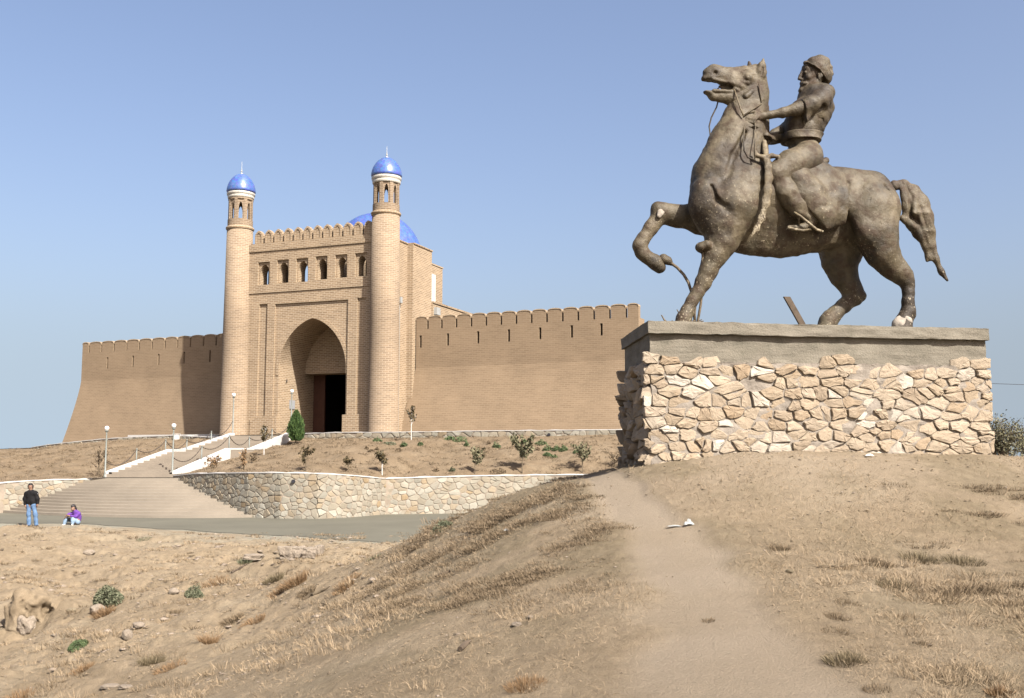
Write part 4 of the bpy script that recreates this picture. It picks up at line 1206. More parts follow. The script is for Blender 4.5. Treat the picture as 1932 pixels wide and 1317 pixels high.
# left face, skewed
lu = Vector((kx, ky)).normalized(); ln = Vector((-lu.y, lu.x))
def fm_left(x, z, o):
    s = Vector((x0b, y0b)) + lu * (ky - 0.12 - x) + ln * (o - 0.006 + bt * (ztop - z))
    return (s.x, s.y, z)
V_, F_ = stones(ky - 0.13 + 0.03, -0.7, zband + 0.12, 0.22, 0.16, fm_left, 0.085, 0.010, 22, keep=lambda x, z: z < top_line(x + 5) - 0.05, sub=2, rough=0.013, uneven=0.7, tiltk=0.5, cor=(0.02, 0.12), jit=.5, face=(.92, .94, .55), fill=.4)
mesh_obj("stone_facing", V_, F_, M['stone'], ped)
def fm_right(x, z, o):
    s = Vector((x1b, y0b)) + lu * x + Vector((1, 0)) * (o - 0.006 + bt * (ztop - z))
    return (s.x, s.y, z)
V_, F_ = stones(ky - 0.1, -0.5, zband + 0.1, 0.26, 0.16, fm_right, 0.05, 0.010, 23, keep=lambda x, z: z < top_line(x + 9) - 0.02, sub=2, rough=0.010, uneven=0.5, tiltk=0.3)
mesh_obj("stone_facing", V_, F_, M['stone'], ped)

# ------------------------------------------------------------------ signed-distance modelling
class SDF:
    """blends tapered limbs into one continuous surface; coordinates in metres (u, w, v): along, towards the camera, up"""
    def __init__(s, scale): s.p = []; s.sc = scale
    def limb(s, pts, k=6, ws=1.0, neg=False):
        """pts: (u, w, v, r) in metres already"""
        for a, b_ in zip(pts[:-1], pts[1:]): s.p.append(('c', a, b_, ws, k * s.sc, neg))
        if len(pts) == 1: s.p.append(('c', pts[0], pts[0], ws, k * s.sc, neg))
        return s
    def eval(s, U, W, Vv):
        D = np.full(U.shape, 1.0, np.float32)
        u1, w1, v1 = U[:, 0, 0], W[0, :, 0], Vv[0, 0, :]
        for _, a, b_, ws, k, neg in s.p:
            R = max(a[3], b_[3]) * max(1, ws) + k * 2.0 + 4 * s.sc
            sl_ = []
            for ax, arr in ((0, u1), (1, w1), (2, v1)):
                lo = min(a[ax], b_[ax]) - R; hi = max(a[ax], b_[ax]) + R
                i0 = int(np.searchsorted(arr, lo)); i1 = int(np.searchsorted(arr, hi)); sl_.append(slice(i0, i1))
            if any(q.stop <= q.start for q in sl_): continue
            sl_ = tuple(sl_)
            x, y, z = U[sl_], W[sl_], Vv[sl_]
            d = np.array([b_[0] - a[0], b_[1] - a[1], b_[2] - a[2]], np.float32); L2 = float(d @ d)
            if L2 > 1e-12: t = np.clip(((x - a[0]) * d[0] + (y - a[1]) * d[1] + (z - a[2]) * d[2]) / L2, 0, 1)
            else: t = np.zeros_like(x)
            cx_, cy_, cz_ = a[0] + t * d[0], a[1] + t * d[1], a[2] + t * d[2]
            r = a[3] + t * (b_[3] - a[3])
            q = np.sqrt((x - cx_) ** 2 + ((y - cy_) / ws) ** 2 + (z - cz_) ** 2)
            dist = (q - r) * (ws if ws < 1 else 1)
            o = D[sl_]
            if neg:
                h = np.clip(0.5 - 0.5 * (dist + o) / k, 0, 1); D[sl_] = o * (1 - h) - dist * h + k * h * (1 - h)
            else:
                h = np.clip(0.5 + 0.5 * (o - dist) / k, 0, 1); D[sl_] = o * (1 - h) + dist * h - k * h * (1 - h)
        return D
    def bounds(s, pad):
        lo = [min(min(a[i] - a[3] * max(1, w_), b_[i] - b_[3] * max(1, w_)) for _, a, b_, w_, _, n in s.p if not n) - pad for i in range(3)]
        hi = [max(max(a[i] + a[3] * max(1, w_), b_[i] + b_[3] * max(1, w_)) for _, a, b_, w_, _, n in s.p if not n) + pad for i in range(3)]
        return lo, hi
def grid3(lo, hi, h):
    ax = [np.arange(lo[i], hi[i] + h, h, dtype=np.float32) for i in range(3)]
    return np.meshgrid(*ax, indexing='ij')
def surface_net(D, lo, h):
    S = D < 0
    nx, ny, nz = D.shape
    acc = np.zeros((nx - 1, ny - 1, nz - 1, 3), np.float32); cnt = np.zeros((nx - 1, ny - 1, nz - 1), np.float32)
    sl0 = [slice(0, -1), slice(1, None)]
    for ax in range(3):
        oth = [i for i in range(3) if i != ax]
        for a in (0, 1):
            for b_ in (0, 1):
                i0 = [None] * 3; i0[ax] = slice(0, -1); i0[oth[0]] = sl0[a]; i0[oth[1]] = sl0[b_]
                i1 = list(i0); i1[ax] = slice(1, None)
                d0, d1 = D[tuple(i0)], D[tuple(i1)]
                m_ = (d0 < 0) != (d1 < 0)
                idx = np.nonzero(m_)
                t = d0[idx] / (d0[idx] - d1[idx])
                off_ = np.zeros((len(t), 3), np.float32); off_[:, ax] = t; off_[:, oth[0]] = a; off_[:, oth[1]] = b_
                acc[idx] += off_; cnt[idx] += 1
    act = cnt > 0
    ids = -np.ones(cnt.shape, np.int64); ii = np.nonzero(act); ids[ii] = np.arange(len(ii[0]))
    Vt = (acc[ii] / cnt[ii][:, None] + np.stack(ii, -1)) * h + np.array(lo, np.float32)
    quads = []
    for ax in range(3):
        oth = [(ax + 1) % 3, (ax + 2) % 3]
        i0 = [slice(1, -1)] * 3; i0[ax] = slice(0, -1); i1 = list(i0); i1[ax] = slice(1, None)
        s0, s1 = S[tuple(i0)], S[tuple(i1)]
        for sign in (True, False):
            idx = np.nonzero((s0 == sign) & (s1 == (not sign)))
            c = [idx[0].copy(), idx[1].copy(), idx[2].copy()]
            for i in range(3):
                if i != ax: c[i] = c[i] + 1
            def cell(da, db):
                q = [c[0], c[1], c[2]]; q[oth[0]] = q[oth[0]] + da; q[oth[1]] = q[oth[1]] + db
                return ids[tuple(q)]
            qd = np.stack([cell(-1, -1), cell(0, -1), cell(0, 0), cell(-1, 0)], -1)
            if not sign: qd = qd[:, ::-1]
            quads.append(qd)
    return Vt, np.concatenate(quads)
def net_obj(name, D, lo, h, mat, parent, smooth=True, relax=1):
    Vt, Q = surface_net(D, lo, h)
    Q = Q[(Q >= 0).all(1)]
    if relax:
        for _ in range(relax):
            s_ = np.zeros_like(Vt); c_ = np.zeros(len(Vt))
            for a in range(4):
                b_ = (a + 1) % 4
                np.add.at(s_, Q[:, a], Vt[Q[:, b_]]); np.add.at(s_, Q[:, b_], Vt[Q[:, a]]); np.add.at(c_, Q[:, a], 1); np.add.at(c_, Q[:, b_], 1)
            Vt = Vt * 0.4 + (s_ / np.maximum(c_, 1)[:, None]) * 0.6
    # (u, w, v) with w towards the camera -> local (u, -w, v); that mirrors, so flip the faces
    Vt = np.stack([Vt[:, 0], -Vt[:, 1], Vt[:, 2]], -1)
    return np_obj(name, Vt, Q[:, ::-1], mat, parent, smooth)

# ------------------------------------------------------------------ the statue
so = pp.o + pp.n * 0.74                         # centre plane of the horse
sp_ = Plane((so.x, so.y), (pp.u.x, pp.u.y))
SS = 12.9 / F                                   # one photograph pixel at the statue, in metres
ZS = ZT                                         # statue stands on the slab
statue = empty("equestrian_statue", tuple(sp_.world(2.0, 0, ZS)), pp.ang(), "weathered bronze statue of a capped, bearded rider on a striding horse atop the pedestal", "statue")
UX = 2.0
def q(px, py, w, r, kk=1.0):
    """pixel position, lateral offset in pixels (towards the camera positive), radius in pixels"""
    u, z = sp_.hit(px, py, -w * SS)
    return (u - UX, w * SS, z - ZS, r * SS * kk)
def L(*a): return [q(*t) for t in a]
hs = SDF(SS)
# trunk
hs.limb(L((1392,370,0,68),(1420,374,0,68),(1500,378,0,60),(1580,374,0,54),(1636,372,0,50)), 18, 0.84)
hs.limb(L((1385,396,0,70),(1420,400,0,70),(1500,408,0,64),(1580,398,0,58),(1630,392,0,52)), 22, 0.46)
hs.limb(L((1366,352,0,62),(1364,392,0,56)), 16, 0.72)
for sg in (1, -1): hs.limb(L((1330,362,24*sg,27),(1332,392,26*sg,29),(1345,422,24*sg,26)), 9, 1.0)          # breast
hs.limb(L((1640,372,20,44),(1655,395,22,46)), 16, 0.85); hs.limb(L((1640,372,-20,44),(1655,395,-22,46)), 16, 0.85)
hs.limb(L((1618,352,8,30),(1655,362,8,26)), 12)
# neck
hs.limb(L((1378,335,0,74),(1390,290,0,58),(1398,255,0,46),(1409,215,0,35),(1418,180,0,29),(1423,152,0,24)), 14, 0.62)
hs.limb(L((1362,300,10,36),(1388,252,9,26)), 12, .8); hs.limb(L((1352,330,-8,34),(1380,262,-9,24)), 12, .8)
# chest muscles and shoulders
hs.limb(L((1338,378,24,34),(1352,410,24,36)), 14, .9); hs.limb(L((1338,378,-24,34),(1350,408,-26,34)), 14, .9)
hs.limb(L((1420,340,34,30),(1392,385,40,42),(1372,425,34,34)), 16, .75); hs.limb(L((1420,340,-34,30),(1392,385,-40,42),(1372,420,-34,34)), 16, .75)
# grooves: shoulder line, breast line, flank
hs.limb(L((1443,350,58,7),(1440,400,62,8),(1415,440,60,7)), 9, neg=True)
hs.limb(L((1342,352,48,3),(1352,378,56,4),(1375,398,70,4)), 8, neg=True)
# near foreleg, planted
hs.limb(L((1368,430,30,38),(1362,455,30,30),(1349,482,29,23),(1336,512,28,17),(1327,532,28,16)), 9, .9)
hs.limb(L((1327,532,28,15.5),(1316,552,28,11),(1306,570,28,10.5),(1299,585,28,12.5)), 6, .9)
hs.limb(L((1299,588,28,12),(1291,603,28,14),(1288,616,28,16)), 5, .95)
hs.limb(L((1355,478,44,8),(1340,512,40,6)), 6)
# far foreleg, raised
hs.limb(L((1352,408,-32,36),(1318,413,-32,27),(1282,408,-32,22),(1254,402,-32,21)), 10, .85)
hs.limb(L((1246,398,-32,18),(1242,395,-32,16)), 6)
hs.limb(L((1247,404,-32,18),(1229,430,-32,14),(1215,450,-32,12),(1208,463,-32,13.5)), 6, .9)
hs.limb(L((1207,464,-32,13.5),(1213,478,-32,12.5),(1224,487,-32,12.5)), 5, .9)
hs.limb(L((1222,486,-32,12.5),(1236,494,-32,14.5),(1244,504,-32,12)), 5, .95)
# near hind leg
hs.limb(L((1645,400,34,50),(1652,440,38,42),(1664,474,38,32),(1680,498,32,24),(1698,516,32,18.5),(1709,530,32,16)), 12, .82)
hs.limb(L((1711,522,32,12),(1715,516,32,8)), 5)
hs.limb(L((1710,530,32,14),(1713,550,32,11),(1712,570,32,11),(1714,588,32,13.5),(1719,596,32,9)), 5, .9)
hs.limb(L((1712,590,32,12),(1706,606,32,15),(1703,626,32,22)), 6, .95)
hs.limb(L((1605,380,45,16),(1640,440,58,12),(1662,470,54,10)), 14, .6)
hs.limb(L((1602,400,62,5),(1615,440,66,6),(1640,475,60,5)), 9, neg=True)
# far hind leg, stepping under
hs.limb(L((1600,420,-30,52),(1588,460,-32,46),(1585,495,-32,34),(1592,522,-32,24),(1606,545,-32,19),(1613,558,-32,18)), 12, .8)
hs.limb(L((1618,557,-32,14),(1624,558,-32,10)), 5)
hs.limb(L((1610,562,-32,17),(1592,577,-32,14),(1577,590,-32,13),(1568,598,-32,15)), 6, .9)
hs.limb(L((1572,598,-32,14),(1562,608,-32,16),(1558,622,-32,19)), 6, .95)
hs.limb(L((1405,250,30,3),(1385,290,40,4),(1372,330,52,4)), 8, neg=True)
hs.limb(L((1600,345,46,3),(1592,385,62,4),(1604,430,64,5)), 8, neg=True)
hs.limb(L((1672,352,50,3),(1676,400,58,4),(1690,450,54,4)), 8, neg=True)
hs.limb(L((1312,560,40,2.2),(1330,528,46,2.2)), 3, neg=True)
hs.limb(L((1708,545,44,2.2),(1707,585,44,2.2)), 3, neg=True)
hs.limb(L((1716,520,36,6),(1720,540,34,4.5),(1720,580,33,4)), 4)
for k_ in range(5): hs.limb(L((1462+k_*17,392,58,3),(1456+k_*18,440,46,3)), 8, neg=True)
# belly, sheath
hs.limb(L((1400,438,0,30),(1470,450,0,28),(1540,440,0,26)), 16, .7)
hs.limb(L((1447,474,0,9),(1462,474,0,6)), 5)
# knee knobs with broken iron
hs.limb(L((1334,462,44,9.5),(1322,466,38,9.5)), 4)
hs.limb(L((1322,467,24,10),), 4)
lo, hi = hs.bounds(0.05)
hgt = 0.0145
U, W_, Vv = grid3(lo, hi, hgt)
D = hs.eval(U, W_, Vv)
nz_ = noise3(U * 5, W_ * 5, Vv * 5, 3) * 0.010 + noise3(U * 13, W_ * 13, Vv * 13, 4) * 0.005
nz_ += noise3(U * 28, W_ * 28, Vv * 28, 9) * 0.003
D = D + nz_
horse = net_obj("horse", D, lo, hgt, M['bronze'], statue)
# head with open mouth, finer
hd = SDF(SS)
hd.limb(L((1424,168,0,27),(1420,150,0,25)), 8, .72)
hd.limb(L((1412,157,0,29),(1396,154,0,26),(1372,148,0,20.5),(1353,143,0,18),(1344,140,0,16.5)), 8, .62)
hd.limb(L((1344,134,0,11),(1338,139,0,11)), 5, .9)
hd.limb(L((1339,148,0,9),(1329,149,0,6)), 4, 1.3)
hd.limb(L((1408,138,0,13),(1425,132,0,9),(1432,134,0,9)), 7, 1.1)      # brow
hd.limb(L((1412,180,0,29),(1400,184,0,26)), 8, .62)                    # cheek
hd.limb(L((1400,189,0,19),(1380,185,0,14),(1360,182,0,10),(1343,181,0,8.5)), 6, .8)   # lower jaw
hd.limb(L((1340,177,0,6),(1331,173,0,4.5)), 4, 1.5)
hd.limb(L((1346,183,0,7)), 4, 1.2)
hd.limb(L((1417,200,0,30),(1422,228,0,26)), 8, .68)                    # throat into the neck
hd.limb(L((1395,200,0,16),(1402,222,0,26)), 9, .7)
# mouth gap
hd.limb(L((1316,162,0,11),(1345,163,0,10),(1366,165,0,8),(1384,167,0,3.5)), 2, 4.0, neg=True)
hd.limb(L((1356,158,0,4),(1342,157,0,2)), 3, 4, neg=True)
hd.limb(L((1394,166,0,15),(1376,165,0,12),(1366,165,0,9)), 2, .14)
for sg in (1, -1):
    hd.limb(L((1411,147,17*sg,9)), 3); hd.limb(L((1411,147,27*sg,7.5)), 2, neg=True); hd.limb(L((1411,147,19*sg,5.6)), 1.0)
    hd.limb(L((1401,139,15*sg,4),(1411,136,16*sg,5),(1421,141,16*sg,4)), 4)
    hd.limb(L((1401,155,16*sg,3.2),(1411,157,17*sg,3.4),(1421,151,17*sg,3)), 3)
    hd.limb(L((1397,163,13*sg,6),(1378,156,11*sg,4)), 5)                                # cheekbone
    hd.limb(L((1408,182,19*sg,6),(1418,172,19*sg,5)), 5)
    hd.limb(L((1349,131,9*sg,4.5),(1357,136,9*sg,4)), 4)                                # nostril rim
    hd.limb(L((1350,137,13*sg,4.0)), 2, neg=True)
    hd.limb(L((1345,150,9*sg,3),(1370,155,10*sg,3)), 3)
    hd.limb(L((1392,170,14*sg,3.5),(1386,167,12*sg,3)), 3)
    hd.limb(L((1347,171,8*sg,3.5),(1384,173,10*sg,3.8)), 2)                              # lip line of the jaw
    hd.limb(L((1436,194,15*sg,6)), 4)
hd.limb(L((1431,156,11,10),(1435,138,14,10.5),(1438,124,15,7.5),(1440,112,15,2.6)), 2.5, .75)   # near ear
hd.limb(L((1437,146,23,3.5),(1439,128,21,2.6)), 1.5, neg=True)
hd.limb(L((1411,137,-12,6),(1414,123,-13,3.4),(1413,117,-13,2.2)), 3)                     # far ear, broken
lo, hi = hd.bounds(0.04); hh = 0.0085
U, W_, Vv = grid3(lo, hi, hh); D = hd.eval(U, W_, Vv)
D = D + noise3(U * 9, W_ * 9, Vv * 9, 5) * 0.007 + noise3(U * 26, W_ * 26, Vv * 26, 6) * 0.003
hf = np.clip(1 - (Vv - lo[2]) / 0.35, 0, 1); D = D + 0.014 * hf
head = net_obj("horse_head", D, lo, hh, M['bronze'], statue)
# mane: a hogged ridge with strands
mn = SDF(SS)
for i in range(34):
    t = i / 33; x = 1441 + 4 * math.sin(t * 3) + (4 * t); y = lerp(126, 300, t); wv = rnd.uniform(-3, 4)
    mn.limb(L((x - 2, y, wv, 6.0), (x - 5 + rnd.uniform(-2, 1), y + 9, wv + 6, 5.0), (x - 12 + rnd.uniform(-3, 2), y + 17, wv + 13, 3.2)), 3, .8)
lo, hi = mn.bounds(0.03); U, W_, Vv = grid3(lo, hi, 0.010); D = mn.eval(U, W_, Vv) + noise3(U * 22, W_ * 22, Vv * 22, 6) * 0.005
net_obj("mane", D, lo, 0.010, M['bronze'], horse)
# tail
tl = SDF(SS)
tl.limb(L((1688,350,0,11),(1706,349,0,9),(1722,362,0,14),(1733,385,0,22),(1742,410,2,21),(1752,438,4,14),(1757,462,4,9),(1765,488,4,7),(1776,512,4,5.5),(1788,529,4,2.0)), 6, .8)
tl.limb(L((1704,412,6,7),(1722,424,6,11),(1736,440,4,13),(1748,462,2,10),(1752,486,2,6.5),(1749,492,2,4)), 6, .8)
tl.limb(L((1704,360,8,8),(1714,392,8,12),(1710,412,6,8)), 6, .7)
tl.limb(L((1718,380,18,5),(1724,402,18,8),(1730,420,16,6)), 5, neg=True)
for i in range(16):
    a = rnd.uniform(-14, 14)
    pth = [(1712, 352, 4), (1730 + a * .4, 372, 12), (1738 + a, 402, 18), (1748 + a * .8, 436, 14), (1757 + a * .3, 466, 8)]
    tl.limb([q(x + rnd.uniform(-1, 1), y, w * rnd.choice([1, 1, -1]), rnd.uniform(2.5, 4)) for x, y, w in pth], 3)
lo, hi = tl.bounds(0.03); U, W_, Vv = grid3(lo, hi, 0.011); D = tl.eval(U, W_, Vv)
D = D + noise3(U * 14 + Vv * 4, W_ * 14, Vv * 5, 7) * 0.010 + noise3(U * 40, W_ * 40, Vv * 18, 8) * 0.004
net_obj("tail", D, lo, 0.011, M['bronze'], horse)

# rider: body in one piece (trunk, neck, head, arms, hands, legs)
rd = SDF(SS)
rd.limb(L((1536,186,0,30),(1527,215,0,30),(1518,245,0,26),(1516,268,0,25)), 10, 1.05)   # trunk
rd.limb(L((1556,176,22,17),(1552,186,28,18)), 9); rd.limb(L((1545,178,-22,16),(1528,190,-30,16)), 9)
rd.limb(L((1548,205,0,24),(1535,235,0,20)), 10, 1.2)                                     # back
rd.limb(L((1508,205,4,16),(1498,232,0,16),(1496,262,0,15)), 9, 1.5)                      # chest, open side in shade
rd.limb(L((1541,178,0,14),(1536,160,0,13)), 6)                                          # neck
rd.limb(L((1522,292,10,30),(1524,304,-6,30)), 10, 1.1)                                  # hips
rd.limb(L((1553,184,30,17),(1530,196,34,15),(1508,205,35,12.5),(1498,208,34,11)), 5)     # near upper arm
rd.limb(L((1500,207,34,11.5),(1476,213,30,9.5),(1452,217,25,7.5),(1440,218,23,7)), 4)
rd.limb(L((1438,219,23,8),(1425,221,22,9),(1418,224,22,8)), 3, .8)                       # back of the hand
for i, (dx, ln_) in enumerate(((0, 15), (5.2, 17), (10.5, 16), (15.5, 13))):             # fingers closing on the mane and rein
    x = 1408 + dx
    rd.limb(L((x + 7, 218 + i * .8, 26 + i, 3.0), (x + 1.5, 222 + i, 29 + i, 2.9), (x - 1.0, 229 + i, 28 + i, 2.7), (x + 1.5, 222 + ln_, 24 + i, 2.3)), 1.2)
rd.limb(L((1431, 214, 22, 3.6), (1422, 211, 26, 3.2), (1414, 212, 28, 2.7)), 1.5)        # thumb
rd.limb(L((1524,194,-32,14),(1500,225,-38,13),(1483,243,-36,12.5)), 6)                   # far arm
rd.limb(L((1483,243,-36,12.5),(1462,254,-24,11),(1446,266,-4,8),(1441,270,6,7)), 5)
for i in range(4):
    rd.limb(L((1441 - i * .6, 264 + i * 5.0, 10, 3.2), (1434 - i * .4, 266 + i * 5.0, 17, 3.0), (1440, 268 + i * 5, 21, 2.6)), 1.2)
rd.limb(L((1447,262,12,3.4),(1444,258,19,2.8)), 1.5)
# legs
rd.limb(L((1522,300,34,32),(1492,312,44,29),(1464,328,52,23)), 8, .9)
rd.limb(L((1500,338,72,3),(1525,330,70,4),(1540,318,62,3)), 5, neg=True); rd.limb(L((1478,348,78,2.5),(1505,344,78,3)), 5, neg=True)
rd.limb(L((1464,334,50,21),(1484,362,56,22),(1508,388,58,22),(1532,412,58,17)), 8, .75)
rd.limb(L((1530,420,58,9),(1515,429,58,8),(1500,430,58,6.5),(1488,428,58,4)), 4)         # shoe
rd.limb(L((1520,300,-34,28),(1492,313,-46,25),(1464,330,-50,19)), 8, .9)
rd.limb(L((1462,332,-50,18),(1480,362,-56,16),(1504,392,-58,15),(1526,414,-58,12),(1500,430,-58,7)), 7, .8)
# head
rd.limb(L((1541,135,0,22),(1536,140,0,21)), 7, .82)
rd.limb(L((1528,138,0,15),(1524,155,0,13)), 6, .9)                                     # face
rd.limb(L((1519,127,0,5),(1519,131,0,5)), 5, 2.2)                                       # brow
rd.limb(L((1514,133,0,3.0),(1510,143,0,3.2),(1507.5,149,0,3.2)), 2.5)                     # nose
rd.limb(L((1512,150,0,3.6)), 2, 1.3)
rd.limb(L((1512,157,0,3.2),(1516,158,7,3),(1521,157,10,2.4)), 2); rd.limb(L((1512,157,0,3.2),(1516,158,-7,3)), 2)   # moustache
rd.limb(L((1513,164,0,4),(1511,171,0,4.5),(1518,171,0,7),(1532,165,0,9)), 4, 1.2)          # beard
rd.limb(L((1544,150,13,4),(1534,161,13,4),(1522,166,9,4)), 4); rd.limb(L((1544,150,-13,4),(1534,161,-13,4),(1522,166,-9,4)), 4)
for sg in (1, -1):
    rd.limb(L((1518,137,8*sg,3.6)), 2, neg=True); rd.limb(L((1519.5,137,8*sg,3.0)), 1)
    rd.limb(L((1525,146,10*sg,5)), 4)
    rd.limb(L((1548,138,17.5*sg,3.0),(1550,143,18.5*sg,2.6),(1546,149,17*sg,2.2)), 1.5)     # ear
    rd.limb(L((1544,139,18*sg,2.2),(1545,147,17.5*sg,2.0)), 1.5)
lo, hi = rd.bounds(0.04); hh = 0.0092
U, W_, Vv = grid3(lo, hi, hh); Dr = rd.eval(U, W_, Vv)
fold = noise3(U * 10 + Vv * 6, W_ * 8, Vv * 12 - U * 4, 15)
low = np.clip((1.95 - Vv) / 0.2, 0, 1)
Dr2 = Dr + noise3(U * 11, W_ * 11, Vv * 11, 12) * 0.004 + noise3(U * 30, W_ * 30, Vv * 30, 13) * 0.002 + fold * 0.013 * low
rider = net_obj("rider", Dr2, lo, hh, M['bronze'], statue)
# tunic: short wide sleeves and trunk, standing proud of the body
tn = SDF(SS)
tn.limb(L((1537,186,0,32),(1528,215,0,31.5),(1519,242,0,26),(1517,256,0,24.5)), 9, 1.06)
tn.limb(L((1548,205,0,26),(1536,238,0,21)), 9, 1.2)
tn.limb(L((1557,176,22,18.5),(1546,190,31,18),(1527,199,36,17.5),(1518,204,37,17)), 7)
tn.limb(L((1520,214,38,12),(1518,224,40,7)), 6, .7)
tn.limb(L((1546,178,-22,17),(1526,194,-32,17),(1514,208,-36,16)), 7)
tn.limb(L((1508,205,4,16),(1498,232,0,16.5),(1496,252,0,15)), 9, 1.45)
for (a, b_) in (((1552, 200, 40), (1528, 232, 34)), ((1560, 190, 26), (1545, 236, 24)), ((1540, 222, 34), (1522, 246, 30)), ((1566, 205, 8), (1548, 245, 8))):
    tn.limb(L((*a, 4), (*b_, 3)), 5, neg=True)
U2, W2, V2 = U, W_, Vv
Dt = tn.eval(U2, W2, V2)
cut1 = lambda px, py: q(px, py, 30, 0)
a_ = q(1510, 190, 37, 0); b_ = q(1518, 226, 37, 0)
# sleeve hem plane, waist plane
nx_, nz2 = (b_[2] - a_[2]), -(b_[0] - a_[0]); ln_ = math.hypot(nx_, nz2); nx_, nz2 = nx_ / ln_, nz2 / ln_
pl1 = ((U2 - a_[0]) * nx_ + (V2 - a_[2]) * nz2); 
if ((q(1545, 180, 0, 0)[0] - a_[0]) * nx_ + (q(1545, 180, 0, 0)[2] - a_[2]) * nz2) > 0: pl1 = -pl1
outside = np.where(np.abs(W2) > 24 * SS, pl1, -1)
zw = q(1517, 256, 0, 0)[2]
Dt = np.maximum(np.maximum(Dt + noise3(U2 * 9 + V2 * 5, W2 * 7, V2 * 9, 17) * 0.012 + noise3(U2 * 26, W2 * 26, V2 * 26, 13) * 0.002, outside), zw - V2)
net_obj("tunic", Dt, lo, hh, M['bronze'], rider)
# belt
z0_, z1_ = q(1517, 269, 0, 0)[2], q(1517, 254, 0, 0)[2]
tiltU = 0.06
Db = np.maximum(Dr - 0.046, np.abs(V2 - (z0_ + z1_) / 2) - (z1_ - z0_) / 2)
Db = np.maximum(Db, np.abs(W2) - 0.3)
net_obj("belt", Db, lo, hh, M['bronze'], rider)
# cap
cp = SDF(SS)
cp.limb(L((1541,131,0,24.5),(1548,142,0,22),(1552,146,0,17)), 6, .86)
cp.limb(L((1532,118,0,10),(1545,115,0,10),(1556,117,0,9)), 6, 1.3)
cp.limb(L((1562,118,0,3),(1566,128,0,4),(1568,140,0,5)), 3, 1.5)
cp.limb(L((1523,121,12,4.2),(1534,127,20,4.2),(1545,134,22,4.2),(1551,140,20,4)), 3); cp.limb(L((1523,121,-12,4.2),(1534,127,-20,4.2),(1545,134,-22,4.2)), 3)
cp.limb(L((1523,121,12,4.2),(1520,119,0,4.2),(1523,121,-12,4.2)), 3)
lo2, hi2 = cp.bounds(0.02); U3, W3, V3 = grid3(lo2, hi2, 0.008); Dc = cp.eval(U3, W3, V3)
a_, b_ = q(1519, 124, 0, 0), q(1556, 157, 0, 0)
nx_, nz2 = (b_[2] - a_[2]), -(b_[0] - a_[0]); ln_ = math.hypot(nx_, nz2); nx_, nz2 = nx_ / ln_, nz2 / ln_
pl1 = (U3 - a_[0]) * nx_ + (V3 - a_[2]) * nz2
tp = q(1550, 118, 0, 0)
if ((tp[0] - a_[0]) * nx_ + (tp[2] - a_[2]) * nz2) > 0: pl1 = -pl1
Dc = np.maximum(Dc + noise3(U3 * 14, W3 * 14, V3 * 14, 19) * 0.006, pl1)
net_obj("cap", Dc, lo2, 0.008, M['bronze'], rider)
# saddle blanket and coat skirt draped over the barrel
sk = SDF(SS)
sk.limb(L((1385,383,0,80),(1420,390,0,80),(1500,396,0,75),(1580,390,0,68.5),(1636,383,0,64)), 20, 0.71)
sk.limb(L((1600,384,24,46),(1650,400,26,46)), 18, .8)
sk.limb(L((1522,316,20,30),(1560,345,30,26),(1578,400,40,22)), 12, .8); sk.limb(L((1522,316,-20,30),(1560,345,-30,26)), 12, .8)
sk.limb(L((1500,330,50,24),(1524,370,56,28),(1548,405,60,24),(1552,424,60,14)), 14, .75); sk.limb(L((1540,335,40,24),(1565,375,44,24),(1572,405,46,18)), 14, .7)
sk.limb(L((1530,352,84,5),(1560,345,84,7),(1578,338,80,3)), 6, neg=True)
sk.limb(L((1535,384,88,3),(1560,388,84,4),(1585,386,78,3)), 5, neg=True)
lo3, hi3 = [q(1452, 460, 0, 0)[0], -0.55, q(1452, 462, 0, 0)[2]], [q(1600, 300, 0, 0)[0], 0.58, q(1600, 285, 0, 0)[2]]
U3, W3, V3 = grid3(lo3, hi3, 0.011); Ds = sk.eval(U3, W3, V3)
def halfplane(a, b_, inside):
    a, b_, c_ = q(*a, 40, 0), q(*b_, 40, 0), q(*inside, 40, 0)
    nx_, nz2 = (b_[2] - a_[2] if False else b_[2] - a[2]), -(b_[0] - a[0]); l_ = math.hypot(nx_, nz2); nx_, nz2 = nx_ / l_, nz2 / l_
    s_ = -1 if ((c_[0] - a[0]) * nx_ + (c_[2] - a[2]) * nz2) > 0 else 1
    return s_ * ((U3 - a[0]) * nx_ + (V3 - a[2]) * nz2)
reg = np.maximum.reduce([halfplane((1592, 320), (1588, 430), (1540, 370)), halfplane((1450, 335), (1545, 440), (1540, 370)), halfplane((1545, 441), (1592, 425), (1540, 370)), halfplane((1455, 345), (1505, 318), (1540, 370))])
Ds = np.maximum(Ds - 0.014 + noise3(U3 * 6 + V3 * 3, W3 * 5, V3 * 7 - U3 * 3, 23) * 0.018 + noise3(U3 * 22, W3 * 22, V3 * 22, 24) * 0.003, reg + noise3(U3 * 5, W3 * 5, V3 * 5, 25) * 0.01)
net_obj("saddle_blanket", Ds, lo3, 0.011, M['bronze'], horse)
# saddle cantle behind the seat
ct = SDF(SS); ct.limb(L((1530,322,22,7),(1540,314,22,7),(1554,306,18,6)), 4); ct.limb(L((1530,322,-22,7),(1540,314,-22,7),(1554,306,-18,6)), 4)
ct.limb(L((1554,306,18,6),(1558,303,0,6),(1554,306,-18,6)), 4); ct.limb(L((1534,322,22,7),(1538,320,0,7),(1534,322,-22,7)), 4)
lo4, hi4 = ct.bounds(0.02); U4, W4, V4 = grid3(lo4, hi4, 0.011); net_obj("saddle", ct.eval(U4, W4, V4), lo4, 0.011, M['bronze'], horse)
